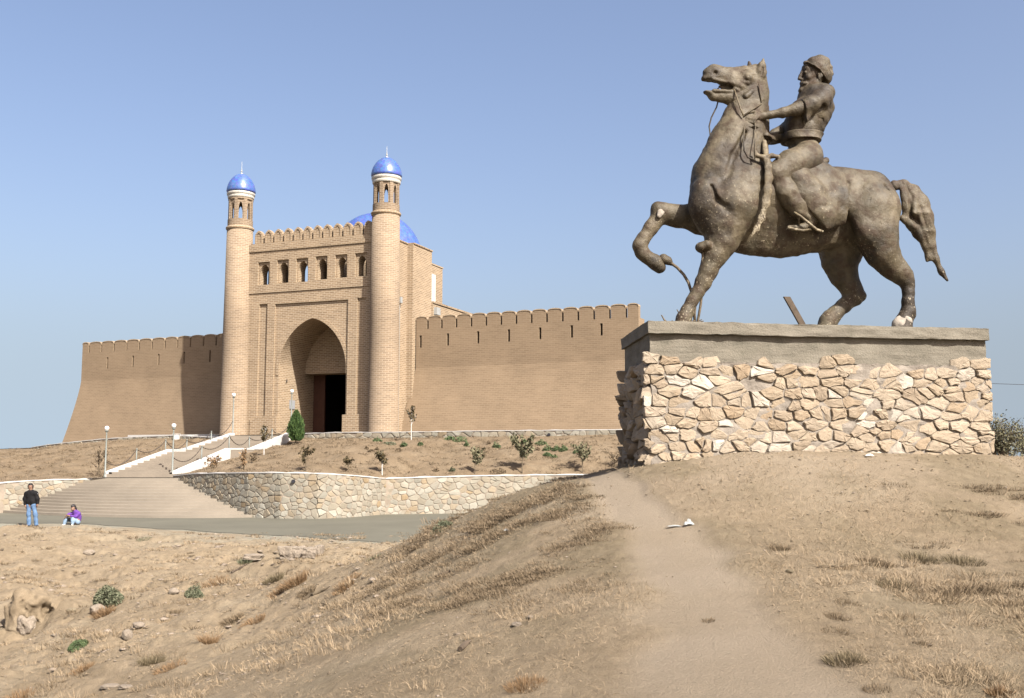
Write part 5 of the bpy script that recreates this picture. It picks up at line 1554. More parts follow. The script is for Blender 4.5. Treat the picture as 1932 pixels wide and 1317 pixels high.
# sabre in its scabbard, hilt and guard
sw = SDF(SS)
sw.limb(L((1449,312,70,7.5),(1450,335,72,7.5),(1449,358,74,7.5),(1445,385,74,7),(1437,412,72,6),(1427,432,70,4.5),(1416,449,68,1.5)), 3, .45)
lo5, hi5 = sw.bounds(0.02); U5, W5, V5 = grid3(lo5, hi5, 0.008)
sword_b = net_obj("sabre", sw.eval(U5, W5, V5) + noise3(U5 * 20, W5 * 20, V5 * 20, 3) * .003, lo5, 0.008, M['bronze_pale'], statue)
hl = SDF(SS)
hl.limb(L((1442,268,30,5),(1444,285,40,5.5),(1446,300,55,6.5),(1449,315,68,7)), 3, .8)
hl.limb(L((1425,286,50,3.2),(1427,293,52,4.0),(1440,297,56,4.8),(1456,294,58,4.5),(1468,296,60,3.5),(1469,301,60,3.0)), 3)
hl.limb(L((1469,301,60,2.4),(1464,312,62,2.2),(1455,316,64,2.2)), 2)
lo5, hi5 = hl.bounds(0.02); U5, W5, V5 = grid3(lo5, hi5, 0.008)
net_obj("hilt", hl.eval(U5, W5, V5) + noise3(U5 * 20, W5 * 20, V5 * 20, 3) * .002, lo5, 0.008, M['bronze_pale'], sword_b)
# stirrup
def tube_q(pts, rad, name, mat, parent, n=7):
    mb = MB(); pl_ = []
    for t in pts:
        a = q(t[0], t[1], t[2], 0); pl_.append((a[0], -a[1], a[2]))
    return mb.tube(pl_, rad, n).build(name, mat, parent, True)
tube_q([(1500,398,66),(1506,408,68),(1508,424,68)], 0.012, "stirrup_strap", M['bronze_pale'], horse)
tube_q([(1498,401,66),(1510,408,74),(1522,418,76),(1540,433,76),(1552,437,72)], 0.018, "stirrup_strap", M['bronze_pale'], horse)
tube_q([(1486,429,70),(1500,433,74),(1515,435,74),(1530,433,72),(1526,427,72)], 0.018, "stirrup", M['bronze_pale'], horse)
# reins
tube_q([(1385,168,12),(1391,186,24),(1397,205,32),(1403,219,34)], 0.010, "rein", M['bronze_pale'], statue)
tube_q([(1405,236,32),(1403,262,42),(1404,284,50),(1411,297,54),(1424,302,58)], 0.011, "rein", M['bronze_dark'], statue)
tube_q([(1424,226,28),(1426,250,40),(1424,280,52),(1424,302,58)], 0.009, "rein", M['bronze_pale'], statue)
tube_q([(1436,196,24),(1420,206,30),(1405,217,32)], 0.011, "rein", M['bronze'], statue)
tube_q([(1356,186,-4),(1352,202,-8),(1342,222,-12),(1338,238,-12),(1340,256,-8),(1345,264,-6)], 0.010, "rein", M['bronze_dark'], statue)
tube_q([(1432,158,24),(1434,176,25),(1436,194,23)], 0.009, "bridle", M['bronze'], head)
# bare plaster patches: knee and hoof where the coat has come off
pk = SDF(SS); pk.limb(L((1247,400,-16.5,7.5),(1244,407,-15,5)), 3, .6)
lo6, hi6 = pk.bounds(0.02); U6, W6, V6 = grid3(lo6, hi6, 0.008); net_obj("worn_patch", pk.eval(U6, W6, V6) + noise3(U6 * 25, W6 * 25, V6 * 25, 3) * .006, lo6, 0.008, M['plaster'], horse)
pk = SDF(SS); pk.limb(L((1706,606,33,15.5),(1697,613,34,15)), 4, .95)
lo6, hi6 = pk.bounds(0.02); U6, W6, V6 = grid3(lo6, hi6, 0.009); net_obj("worn_hoof", pk.eval(U6, W6, V6) + noise3(U6 * 20, W6 * 20, V6 * 20, 3) * .007, lo6, 0.009, M['plaster'], horse)
# iron supports by the forelegs
bulb = SDF(SS); bulb.limb(L((1252,489,-28,10.5),(1260,492,-26,8),(1267,498,-24,4)), 3)
lo6, hi6 = bulb.bounds(0.02); U6, W6, V6 = grid3(lo6, hi6, 0.009); net_obj("support_socket", bulb.eval(U6, W6, V6), lo6, 0.009, M['bronze'], statue)
tube_q([(1264,495,-24),(1278,505,-16),(1290,518,-8),(1299,533,0),(1305,552,6),(1309,575,10),(1311,604,12),(1311,622,12)], 0.020, "support_rod", M['twig'], statue)
tube_q([(1326,474,34),(1326,505,30),(1325,545,26),(1322,575,24),(1317,604,20),(1316,622,20)], 0.017, "support_rod", M['twig'], statue)
tube_q([(1316,530,34),(1314,560,30),(1311,590,24),(1310,622,20)], 0.013, "support_rod", M['twig'], statue)

# plank and dead twigs on the slab
def on_slab(px, py, w=0.0):
    u, z = sp_.hit(px, py, -w * SS); return sp_.world(u, -w * SS, z)
a_, b_ = on_slab(1484, 560, -45), on_slab(1519, 622, -45)
d_ = (b_ - a_); mb = MB(); hw = 0.045
pv = Vector((pp.u.x, pp.u.y, 0)); nv = Vector((-pp.n.x, -pp.n.y, 0))
v = []
for c_ in (Vector((0, 0, 0)), d_):
    for sx, sy in ((-1, -1), (1, -1), (1, 1), (-1, 1)): v.append(tuple(c_ + pv * hw * sx + nv * 0.018 * sy))
mb.v = v; mb.f = [(0, 1, 2, 3), (7, 6, 5, 4)] + [(i, i + 4, (i + 1) % 4 + 4, (i + 1) % 4) for i in range(4)]
pk_ = mb.build("plank", M['plank'], None); pk_.location = a_
tag(pk_, "short brown plank leaning on the pedestal slab under the horse's belly", "plank")
r9 = random.Random(9)
tw = MB(); base = sp_.world(sp_.hit(1288, 610)[0], -0.12, ZT)
for i in range(70):
    a = r9.uniform(0, 6.28); l_ = r9.uniform(0.06, 0.26)
    c_ = Vector((r9.gauss(0, .12), r9.gauss(0, .08), abs(r9.gauss(0.03, .03))))
    d_ = Vector((math.cos(a), math.sin(a) * .5, r9.uniform(-.1, .35))) * l_
    tw.tube([c_ - d_ * .5, c_ + Vector((0, 0, r9.uniform(-.01, .02))), c_ + d_ * .5], [r9.uniform(.004, .009)] * 3, 4)
tw.tube([(-.20, 0, .05), (-.27, 0, .10), (-.31, 0, .17)], [.014, .012, .007], 5); tw.tube([(-.02, 0, .05), (-.08, 0, .18), (-.11, 0, .24)], [.013, .01, .006], 5)
for i in range(9): tw.tube([(r9.uniform(-.2, .15), r9.uniform(-.05, .05), .02), (r9.uniform(-.2, .15), r9.uniform(-.05, .05), .06), (r9.uniform(-.2, .2), 0, .05)], [.016, .014, .01], 5)
two = tw.build("twig_pile", M['twig'], None); two.location = base
tag(two, "heap of dead twigs on the slab around the horse's front hoof", "twigs")
# ------------------------------------------------------------------ people
def person_frame(px, py):
    g = G(px, py); Y = g.y
    return Plane((0, Y), (1, 0)), Y / F, g
def make_q(pl, s, g):
    def qq(px, py, w, r):
        x, z = pl.hit(px, py, -w * s); return (x - g.x, w * s, z - g.z, r * s)
    return qq
def part(name, limbs, qq, s, h, mat, parent, rough=0.0, clip=None, seed=1):
    sd = SDF(s)
    for pts_, k, ws in limbs: sd.limb([qq(*t) for t in pts_], k, ws)
    lo, hi = sd.bounds(0.03); U, W, V_ = grid3(lo, hi, h); D = sd.eval(U, W, V_)
    if rough: D = D + noise3(U * 9, W * 9, V_ * 9, seed) * rough
    if clip is not None: D = np.maximum(D, clip(U, W, V_))
    return net_obj(name, D, lo, h, mat, parent)
M['skin'] = simple("skin", (0.36, 0.20, 0.13), 0.6, 0.4, var=0.05)
M['black_cloth'] = simple("black_jacket", (0.0035, 0.0035, 0.004), 0.8, 0.2, var=0.2)
M['denim'] = simple("blue_denim", (0.115, 0.195, 0.33), 0.9, 0.1, var=0.25, scale=9)
M['denim_pale'] = simple("pale_denim", (0.30, 0.42, 0.56), 0.9, 0.1, var=0.2, scale=9)
M['purple'] = simple("purple_jacket", (0.12, 0.045, 0.26), 0.8, 0.2, var=0.25, scale=7)
M['hair'] = simple("dark_hair", (0.008, 0.006, 0.006), 0.5, 0.4)
M['shoe_dark'] = simple("dark_shoe", (0.03, 0.018, 0.012), 0.5, 0.4)
M['shoe_white'] = simple("white_shoe", (0.75, 0.74, 0.72), 0.6, 0.3)
pl_, s_, g_ = person_frame(61, 993)
qm = make_q(pl_, s_, g_); hp = 0.0095
body = [([(57.6,917.5,0.6,4.0),(57.4,920,1.0,3.5)],2,.95), ([(57.6,922.5,1.8,1.5)],1,1), ([(57.3,919.3,4.3,.7)],.6,1), ([(58.2,922,0,2.4),(58.6,928,-.4,2.6)],2,1),
        ([(53,930,0,3.2),(64,930,0,3.2)],2,1), ([(58.6,932,0,6.5),(58.8,945,0,5.6),(59,952,0,5.4)],4,.7),
        ([(48.5,931,0,2.6),(46.2,942,0,2.1),(47.2,951,1,1.7)],2,1), ([(68.7,931,0,2.6),(71.6,942,0,2.1),(71.2,950,1,1.7)],2,1),
        ([(47.2,951,1,1.6),(48.6,956,1.6,1.6)],1,1), ([(71.2,950,1,1.6),(70,954,1.6,1.6)],1,1),
        ([(55.6,953,0,4.0),(54.4,972,.6,2.7),(54.6,990,0,1.9)],3,1), ([(63.2,953,0,4.0),(66.4,972,.6,2.7),(68.6,989,0,1.9)],3,1)]
# five short fingers on each hand, half hidden in the pockets
for hx, hy, sx in ((49.0, 957, 1), (69.8, 955, -1)):
    for i in range(4): body.append(([(hx + sx * (i - 1.5) * .45, hy, 2.0 - i * .3, .42), (hx + sx * ((i - 1.5) * .45 + .3), hy + 2.2, 2.0 - i * .3, .34)], .4, 1))
    body.append(([(hx + sx * 1.1, hy - 1, 2.0, .5), (hx + sx * 2.0, hy + .8, 2.4, .4)], .4, 1))
man = part("person", body, qm, s_, hp, M['skin'], None)
man.location = g_
tag(man, "standing person in black jacket and blue jeans with hands in pockets, beside the road", "person")
part("hair", [([(57.7,915.6,-.6,4.3)],2,1.0), ([(54.3,917.5,-.8,2.2),(54.2,921,-.6,1.5)],2,1), ([(61.2,917.5,-.8,2.2),(61.4,921,-.6,1.5)],2,1), ([(57.6,913.6,1.6,2.4)],2,1), ([(57.8,920,-3.0,2.8)],2,1)], qm, s_, hp, M['hair'], man, .004)
part("jacket", [([(58.4,926.5,-.3,3.2),(58.6,929,-.2,4.0)],2,.9), ([(52.5,930.6,0,4.4),(65,930.6,0,4.4)],3,.9), ([(58.8,934,0,8.2),(59,944,0,8.6),(59.2,948,0,8.2)],4,.62),
                ([(49.6,931.5,0,4.0),(46.8,941,0,3.4),(47.2,951,.8,2.5)],2.5,1), ([(67.8,931.5,0,4.0),(71.2,941,0,3.4),(71.0,949.5,.8,2.5)],2.5,1)], qm, s_, hp, M['black_cloth'], man, .010)
part("badge", [([(66.8,931.6,3.9,.75)],.5,.5)], qm, s_, .007, M['shoe_white'], man); part("badge", [([(71.4,931.8,2.4,.7)],.5,.5)], qm, s_, .007, M['shoe_white'], man); part("badge", [([(72.9,941.5,1.6,.7)],.5,.6)], qm, s_, .007, M['shoe_white'], man)
part("trousers", [([(55.5,952,0,4.9),(63,952,0,4.9)],3,.85), ([(54.9,954,0,4.6),(54.4,970,.5,3.6),(54.6,981,.2,3.5),(54.8,990,0,3.8)],2.5,.95), ([(63.6,954,0,4.6),(66.4,970,.5,3.6),(67.8,981,.2,3.5),(68.6,989.5,0,3.7)],2.5,.95)], qm, s_, hp, M['denim'], man, .012)
part("shoe", [([(54.8,992,-.5,1.9),(54.2,992.8,4,1.7)],1.5,1)], qm, s_, hp, M['shoe_dark'], man); part("shoe", [([(69,991.8,-.5,1.9),(71.2,992.4,3.6,1.7)],1.5,1)], qm, s_, hp, M['shoe_dark'], man)
# seated woman
pl_, s_, g_ = person_frame(135, 990)
qw = make_q(pl_, s_, g_)
body = [([(138,958,3.0,3.4),(137,961,4.4,2.9)],2,1), ([(135.6,962.4,6.4,.7)],.6,1), ([(141,962,1,2.3),(143,965,0,2.6)],2,1),
        ([(144,969,0,5.0),(146,980,0,5.2),(146,985,0,5.0)],4,.9), ([(149,968.5,2,2.4),(141,974,6,2.0),(131,973.5,8,1.5),(127,972.5,8,1.4)],2,1), ([(138,967,-3,2.4),(129,972,0,2.0),(128,973,5,1.4)],2,1),
        ([(146,985,3,4.0),(138.5,976.5,6,3.0),(136.5,989,8,2.0)],3,1), ([(144,985,-3,4.0),(125,979,1,3.0),(121.5,988,3,2.0)],3,1)]
for hx, hy, hw in ((125.5, 972.5, 8.4), (130, 974.2, 6)):
    for i in range(4): body.append(([(hx - .5, hy + i * .45, hw, .42), (hx - 2.0, hy + i * .5 + .3, hw + .2, .38), (hx - 2.4, hy + i * .5 + 1.1, hw - .6, .34)], .4, 1))
    body.append(([(hx, hy - .6, hw, .5), (hx - 1.6, hy - .9, hw + .3, .4)], .4, 1))
wom = part("person", body, qw, s_, hp, M['skin'], None); wom.location = g_
tag(wom, "person in purple jacket and pale jeans sitting at the road edge, head bowed", "person")
part("hair", [([(138.6,955.6,1.5,4.2),(140.4,958.5,.2,3.8)],2,1), ([(142.6,960,0,2.4),(143.4,963,-1,1.8)],2,1), ([(136.4,955.4,4.6,2.2)],2,1)], qw, s_, hp, M['hair'], wom, .004)
part("jacket", [([(144,968,0,5.6),(146.3,975,-.4,5.9),(147,981,-.5,5.4)],4,.95), ([(142,965,1.4,3.2)],3,1), ([(149,969,3,3.2),(142.5,974.8,7,2.8),(134,973.8,8.6,2.1)],2.5,1), ([(139,967,-2,3.2),(131,970.5,1,2.7),(128,972,5,2.0)],2.5,1), ([(150,978,0,2.2),(150.6,980.5,0,1.4)],2,1)], qw, s_, hp, M['purple'], wom, .010)
part("trousers", [([(146,985.5,0,4.7)],3,1.1), ([(146.5,984.5,3,4.4),(138.6,977,6,3.8),(137.6,982,7.4,3.3),(136.8,987.5,8.2,2.9)],2.5,1), ([(144,984.5,-3,4.3),(126,979.4,1,3.6),(123.5,983,2,3.0),(121.6,987.5,3,2.7)],2.5,1)], qw, s_, hp, M['denim_pale'], wom, .010)
part("shoe", [([(136.6,989.8,8,1.9),(136.0,990.6,12,1.6)],1.5,1)], qw, s_, hp, M['shoe_white'], wom); part("shoe", [([(122,989.8,3,1.8),(118.6,991,6,1.5)],1.5,1)], qw, s_, hp, M['shoe_white'], wom)
part("handbag", [([(130,979.5,5,3.0),(134,981,4,2.4)],2,1)], qw, s_, hp, M['black_cloth'], wom)

# ------------------------------------------------------------------ plants
def blades_np(base, tip, width, rs):
    """triangular blades from base to tip, bent; arrays (n,3)"""
    n = len(base); d = tip - base
    side = np.cross(d, rs.normal(size=(n, 3))); side /= np.linalg.norm(side, axis=1)[:, None] + 1e-9
    w = (width * 0.5)[:, None] * side
    mid = (base + tip) / 2 + np.array([0, 0, 1.0]) * (np.linalg.norm(d, axis=1) * 0.10)[:, None]
    V = np.stack([base - w, base + w, mid + w * .8, mid - w * .8, tip], 1).reshape(-1, 3)
    i = np.arange(n)[:, None] * 5
    tri = np.concatenate([i + [0, 1, 2], i + [0, 2, 3], i + [3, 2, 4]], 1).reshape(-1, 3)
    return V, tri
def leaves_np(cen, size, rs, long=1.8, flat=0.0):
    n = len(cen)
    a = rs.normal(size=(n, 3)); a[:, 2] *= (1 - flat); a /= np.linalg.norm(a, axis=1)[:, None]
    b_ = np.cross(a, rs.normal(size=(n, 3))); b_ /= np.linalg.norm(b_, axis=1)[:, None] + 1e-9
    s = (size * rs.uniform(.6, 1.3, n))[:, None]
    V = np.stack([cen - a * s * long * .5, cen + b_ * s * .5, cen + a * s * long * .5, cen - b_ * s * .5], 1).reshape(-1, 3)
    i = np.arange(n)[:, None] * 4
    return V, np.concatenate([i + [0, 1, 2], i + [0, 2, 3]], 1).reshape(-1, 3)
def clump(name, p, w, h, n, mat, label, cat, seed, blade=None, spread=1.0, aspect=1.0, group=None, leafy_=False, lean=0.0, ang=0.0):
    """a weed or tuft, w wide and h high in metres, at world point p"""
    rs = np.random.RandomState(seed)
    r = np.sqrt(rs.uniform(0, 1, n)) * w / 2; a = rs.uniform(0, 6.283, n)
    bx, by = r * np.cos(a) * 0.8, r * np.sin(a) * 0.8 * aspect
    ca_, sa_ = math.cos(ang), math.sin(ang); bx, by = bx * ca_ - by * sa_, bx * sa_ + by * ca_
    cl = rs.uniform(0.5, 1.0, 7); sect = cl[(np.floor(a / 6.283 * 7)).astype(int) % 7]
    if leafy_:
        hh = h * (1 - (r / (w / 2)) ** 2 * .75) * sect; z = rs.uniform(0, 1, n) ** .7 * hh
        V, T = leaves_np(np.stack([bx, by, z], 1), np.full(n, blade or .03), rs)
        m_ = max(10, n // 12)
        b2 = np.stack([bx[:m_] * .2, by[:m_] * .2, np.full(m_, -.02)], 1); t2 = np.stack([bx[:m_], by[:m_], z[:m_]], 1)
        V2, T2 = blades_np(b2, t2, np.full(m_, (blade or .03) * .25), rs); T = np.concatenate([T, T2 + len(V)]); V = np.concatenate([V, V2])
    else:
        L_ = h * rs.uniform(.4, 1.1, n) * sect
        out = (r / (w / 2) * spread + rs.uniform(-.3, .3, n)); az = a + ang + rs.uniform(-.7, .7, n)
        tip = np.stack([bx + np.cos(az) * L_ * out * .8 + lean * L_, by + np.sin(az) * L_ * out * .8, L_ * (1 - .35 * np.abs(out))], 1)
        V, T = blades_np(np.stack([bx, by, np.full(n, -.015)], 1), tip, np.full(n, blade or .006) * rs.uniform(.6, 1.4, n), rs)
    # sit each base on the local ground slope
    o = np_obj(name, V, T, mat); o.location = p
    e = 0.15; b_ = bvh_ground if p[1] < 44 else (bvh_hr if p[0] > -16.5 else bvh_hl)
    zx = drop(p[0] + e, p[1], b_) - drop(p[0] - e, p[1], b_); zy = drop(p[0], p[1] + e, b_) - drop(p[0], p[1] - e, b_)
    nrm = Vector((-zx / (2 * e), -zy / (2 * e), 1)).normalized()
    o.rotation_mode = 'QUATERNION'; o.rotation_quaternion = Vector((0, 0, 1)).rotation_difference(nrm)
    tag(o, label, cat, group); return o
def W_at(p, pix): return pix * p[1] / F
weeds = [  # px, py(base), w px, h px, kind, n, label
 (205,1136,66,46,'greygreen',900,"large grey-green weed bush on the left slope above the rusty weeds",1),
 (198,1160,44,30,'rust',300,"rusty weed patch hanging just below the large grey-green weed bush",0),
 (366,1128,46,32,'greygreen',600,"dense dark grey-green weed mid-slope beside a streak of rusty growth",1),
 (408,1103,56,22,'rust',320,"streak of orange-brown weeds right of the dark grey-green weed",0),
 (148,1220,46,18,'green',380,"flat green weed low on the left slope",1),
 (286,1252,50,46,'olive',420,"tall thin olive grass tuft near the lower left with pale seed heads",0),
 (322,1262,70,20,'rust',380,"long band of rusty weeds at the foot of the olive grass tuft",0),
 (394,1214,34,34,'rust',300,"upright rusty weed at the right end of the band of rusty weeds",0),
 (155,1266,44,22,'rust',280,"small rusty weed below the flat green weed at lower left",0),
 (272,1019,40,8,'greygreen',220,"very low green weed just below the road edge",1),
 (516,1096,44,30,'olive',420,"olive scrub bush below the row of stone blocks",0),
 (556,1104,60,34,'rust',500,"dry rusty scrub right of the olive scrub bush below the stone blocks",0),
 (526,1120,40,20,'rust',240,"small orange scrub under the larger rusty scrub below the stone blocks",0),
 (438,1172,50,26,'scrub',420,"dark dry scrub on the left slope casting a shadow to its left",0),
 (478,1176,58,20,'rust',360,"low orange scrub adjoining the dark dry scrub on the left slope",0),
 (578,1120,38,24,'scrub',300,"dry scrub beside a dark shadowed hollow under the stone blocks",0),
 (462,1062,26,18,'greygreen',180,"small grey weed next to the flat concrete slab",0),
 (650,1112,50,28,'rust',300,"straw-coloured weed at the end of the dead branch",0),
 (665,1092,44,14,'rust',180,"thin rusty weed higher up beside the dead branch",0),
 (834,1000,58,26,'greygreen',700,"grey-green bush on the mound crest against the road",1),
 (992,1296,86,34,'rust',620,"sprawling rusty-brown weed at bottom centre",0),
 (1470,1036,44,28,'scrub',260,"sparse dry scrub beside the right edge of the trampled path",0),
 (1650,1062,80,20,'scrub',480,"dark scrub band left of the crest on the right slope",0),
 (1738,1058,84,34,'olive',520,"olive scrub on the crest of the right slope, left half",0),
 (1820,1062,88,34,'olive',520,"olive scrub on the crest of the right slope, right half",0),
 (1690,1108,80,34,'olive',480,"olive scrub patch on the bare hollow below the crest",0),
 (1600,1138,56,18,'scrub',360,"upper of the small scrub tufts stacked along the right edge of the path",0),
 (1582,1164,60,16,'scrub',360,"small scrub tuft just under the upper tuft along the path edge",0),
 (1575,1192,60,14,'scrub',260,"faint lying scrub tuft between two denser ones along the path edge",0),
 (1595,1248,90,36,'olive',700,"broad dense scrub tuft low along the right edge of the path",0),
 (1655,1300,60,18,'scrub',300,"scrub tuft at the bottom edge right of the path",0),
 (1885,1310,50,34,'rust',300,"rusty weed cut by the bottom edge near the right corner",0),
 (38,1316,64,24,'rust',300,"rusty weed in the bottom left corner",0),
 (1740,1215,36,16,'scrub',180,"lone small dark tuft in the straw grass at lower right",0),
 (1850,1114,50,18,'scrub',200,"small spreading tuft right of the olive scrub on the right slope",0),
 (1336,1172,26,14,'scrub',120,"tiny dead weed at the middle of the trampled path",0),
 (330,1155,40,16,'scrub',200,"low brown tuft below the dark grey-green weed",0),
 (706,1052,34,8,'greygreen',150,"dark grey lying weed at the left foot of the mound",0),
 (60,1014,50,10,'scrub',180,"low dry tuft just below the standing person",0),
]
for i, (px, py, w, h, kind, n, lab, lf) in enumerate(weeds):
    p = G(px, py)
    if p is None: continue
    ww, hh = W_at(p, w), W_at(p, h)
    near_ = p.y < 14
    clump("weed", p, ww, hh * (0.9 if lf else (.62 if kind in ('scrub', 'olive') else .8)), int(n * (2.6 if lf else 1.3)), M[kind], lab, "weed", 100 + i, blade=(max(.014, hh * .055) if lf else max(.0028, p.y * .00036)), aspect=1.0, group="weeds scattered on the slopes", leafy_=bool(lf))
tufts = [(712,833,22,9,'green'),(735,838,30,5,'greygreen'),(762,842,16,8,'green'),(793,840,12,6,'green'),(848,829,26,6,'green'),(868,832,34,8,'green'),(880,842,12,10,'green'),(937,845,18,12,'green'),(990,838,20,11,'green'),(1020,838,26,9,'green'),(1033,850,22,12,'green'),(1050,849,18,9,'green'),(1063,851,20,12,'green'),(1089,853,18,8,'green'),(1033,860,20,8,'green'),(1046,864,14,6,'green'),
         (853,889,14,8,'greygreen'),(822,889,14,7,'scrub'),(700,852,14,4,'scrub'),(752,851,16,6,'scrub'),(692,847,8,5,'scrub'),(711,849,10,5,'scrub'),(1014,850,12,7,'scrub'),(922,838,9,6,'scrub'),(1190,872,18,8,'scrub'),(940,890,34,6,'scrub')]
where = ["at the foot of the terrace wall right of the gate", "beside the white-trunked sapling", "below the white-trunked sapling", "below and left of the white-trunked sapling", "at the wall left of centre", "widest one along the wall", "just under the wall's widest tuft", "alone in the open bank", "near the drain hole, left", "near the drain hole, long one", "largest of the cluster below the drain hole", "between two larger ones of the cluster", "right end of the cluster below the drain hole", "right of the cluster", "lower one under the cluster", "lowest one under the cluster",
         "beside the bare soil above the retaining wall", "brown and dry above the retaining wall", "tiny and brown below the terrace wall", "brown, upper middle of the bank", "tiny brown, upper left of the bank", "tiny brown beside another, upper left of the bank", "brown, left of the green cluster", "brown, next to the lone green tuft", "at the corner of the pedestal", "dark, flat, behind the retaining wall coping"]
for i, (px, py, w, h, kind) in enumerate(tufts):
    p = G(px, py, bvh_hr)
    if p is None: continue
    clump("hill_tuft", p, W_at(p, w) * 1.1, W_at(p, h) * 1.25, 220, M[kind], "tuft on the terraced bank, " + where[i], "tuft", 300 + i, blade=.05, group="low tufts on the terraced bank", leafy_=True, aspect=.7)
# saplings
def sapling(px, py, h, w, n, mat, label, seed, white=False, bvh=None, leaf=.075, bare=False):
    p = G(px, py, bvh or bvh_hr)
    if p is None: print("no sapling", px); return
    hm, wm = W_at(p, h) * 1.1, W_at(p, w) * 1.35; n = int(n * 1.7)
    r = empty("sapling", tuple(p), 0, label, "sapling", "saplings planted on the terraced bank")
    rs = np.random.RandomState(seed); rn = random.Random(seed)
    mb = MB(); tips = []
    trunk = [(0, 0, -.1), (.02 * rn.uniform(-1, 1), 0, hm * .4), (.05 * rn.uniform(-1, 1), 0, hm * .95)]
    mb.tube(trunk, [.032, .024, .008], 6)
    nb = 9 if not bare else 18
    for i in range(nb):
        z0 = hm * rn.uniform(.12 if not white else .4, .7); a = rn.uniform(0, 6.28); l_ = rn.uniform(.25, .5) * hm
        e = Vector((math.cos(a) * wm * .5 * rn.uniform(.5, 1), math.sin(a) * wm * .5 * rn.uniform(.5, 1), min(hm, z0 + l_)))
        s0 = Vector((0, 0, z0)); mb.tube([s0, s0.lerp(e, .5) + Vector((0, 0, .03)), e], [.012, .009, .005], 4); tips.append((s0, e))
        if bare:
            for k in range(4):
                m_ = s0.lerp(e, rn.uniform(.4, 1)); mb.tube([m_, m_ + Vector((rn.uniform(-.15, .15), rn.uniform(-.15, .15), rn.uniform(.05, .25)))], [.006, .003], 3)
    mb.build("trunk", M['whitewash'] if white else M['twig'], r)
    tips.append((Vector((0, 0, hm * .35)), Vector((0, 0, hm))))
    c_ = []
    for i in range(n):
        s0, e = rn.choice(tips); t = rn.uniform(.25, 1.05); c_.append(tuple(s0.lerp(e, t) + Vector((rn.gauss(0, .045), rn.gauss(0, .045), rn.gauss(0, .05)))))
    V, T = leaves_np(np.array(c_), np.full(n, leaf), rs, 2.2)
    np_obj("foliage", V, T, mat, r)
sapling(577,889,42,24,90,M['leaf_dry'],"thin dry sapling, leftmost along the retaining wall",1)
sapling(657,890,28,20,60,M['leaf_dry'],"sparsest little sapling between the leftmost one and the dark leaning one",2)
sapling(721,896,38,22,170,M['leaf_dry'],"sapling with a white trunk foot standing above the corner of the retaining wall",3,True)
sapling(776,830,56,16,100,M['leaf_dry'],"tall slender sapling with whitewashed trunk in front of the terrace wall",4,True)
sapling(896,894,44,30,230,M['bushdark'],"rounded sapling above the retaining wall, left of the large dark one",5)
sapling(985,893,62,42,520,M['bushdark'],"largest, darkest and bushiest sapling above the retaining wall",6,leaf=.09)
sapling(1099,892,50,38,300,M['bushdark'],"rightmost sapling, near the stone pedestal",7)
sapling(498,858,48,14,130,M['leaf_dry'],"brown-leaved sapling beside the right stair edge",8,True)
sapling(460,886,34,12,60,M['rust'],"withered orange sapling at the foot of the upper stair wall",9)
sapling(186,897,48,34,70,M['scrub'],"bare twiggy bush left of the foot of the stairs",10,bvh=bvh_hl,bare=True)
sapling(478,872,10,16,30,M['scrub'],"tiny dark seedling under the stair wall",11)
sapling(400,884,20,26,90,M['rust'],"short straw-coloured bush between stair edge and retaining wall",12)
sapling(1160,880,26,36,40,M['scrub'],"broken twiggy branch lying at the shaded corner of the pedestal",13,bare=True)
# conifer
p = G(558, 838, bvh_hr) or P(558, 832, 62.5)
p = P(558, 834, 62.6) if p is None else p
hm, wm = W_at(p, 60), W_at(p, 29)
tr = empty("conifer", tuple(p), 0, "small egg-shaped green conifer at the top right of the stairs", "conifer")
MB().tube([(0, 0, -.3), (0, 0, hm * .5)], [.05, .03], 6).build("trunk", M['twig'], tr)
rs = np.random.RandomState(5); n = 5200
t = rs.uniform(0, 1, n); a = rs.uniform(0, 6.283, n)
prof_r = np.interp(t, [0, .08, .3, .6, .85, 1], [.45, .8, 1.0, .82, .42, .03]) * wm / 2
bump_ = 1 + .16 * np.sin(a * 5 + t * 9) + .10 * np.sin(a * 11 - t * 23)
rr = prof_r * (rs.uniform(.45, 1, n) ** .5) * bump_
c_ = np.stack([rr * np.cos(a), rr * np.sin(a), hm * (.10 + .90 * t)], 1)
tipv = c_ + np.stack([np.cos(a) * .05, np.sin(a) * .05, np.full(n, .15)], 1) + rs.normal(size=(n, 3)) * .03
V, T = blades_np(c_, tipv, np.full(n, .045), rs)
np_obj("crown", V, T, M['thuja'], tr)
# bushes beyond the crest at right
def bush(px, pyb, pyt, w, Y, label, seed, n=2600):
    b0 = P(px, pyb, Y); zt = P(px, pyt, Y).z; hm = zt - b0.z; wm = w * Y / F
    r = empty("bush", tuple(b0), 0, label, "bush", "bushes beyond the crest at right")
    rn = random.Random(seed); rs = np.random.RandomState(seed); mb = MB(); c_ = []
    for i in range(26):
        a = rn.uniform(0, 6.28); e = Vector((math.cos(a) * wm * .5 * rn.uniform(.2, 1), math.sin(a) * wm * .35 * rn.uniform(.2, 1), hm * rn.uniform(.6, 1.0)))
        m_ = e * .5 + Vector((0, 0, hm * .08)); mb.tube([(0, 0, -.2), m_, e], [.03, .018, .006], 5)
        for k in range(6):
            q0 = m_.lerp(e, rn.uniform(0, 1)); q1 = q0 + Vector((rn.gauss(0, .22), rn.gauss(0, .2), rn.uniform(.0, .38))); mb.tube([q0, q1], [.008, .003], 3)
            for j in range(n // 156):
                c_.append(tuple(q0.lerp(q1, rn.uniform(.1, 1.1)) + Vector((rn.gauss(0, .09), rn.gauss(0, .09), rn.gauss(0, .08)))))
    mb.build("branch", M['twig'], r)
    V, T = leaves_np(np.array(c_), np.full(len(c_), .032), rs, 2.0); np_obj("foliage", V, T, M['bushdark'], r)
bush(1893, 905, 800, 76, 27, "open grey-green bush just right of the pedestal, beyond the crest", 3, 3000)
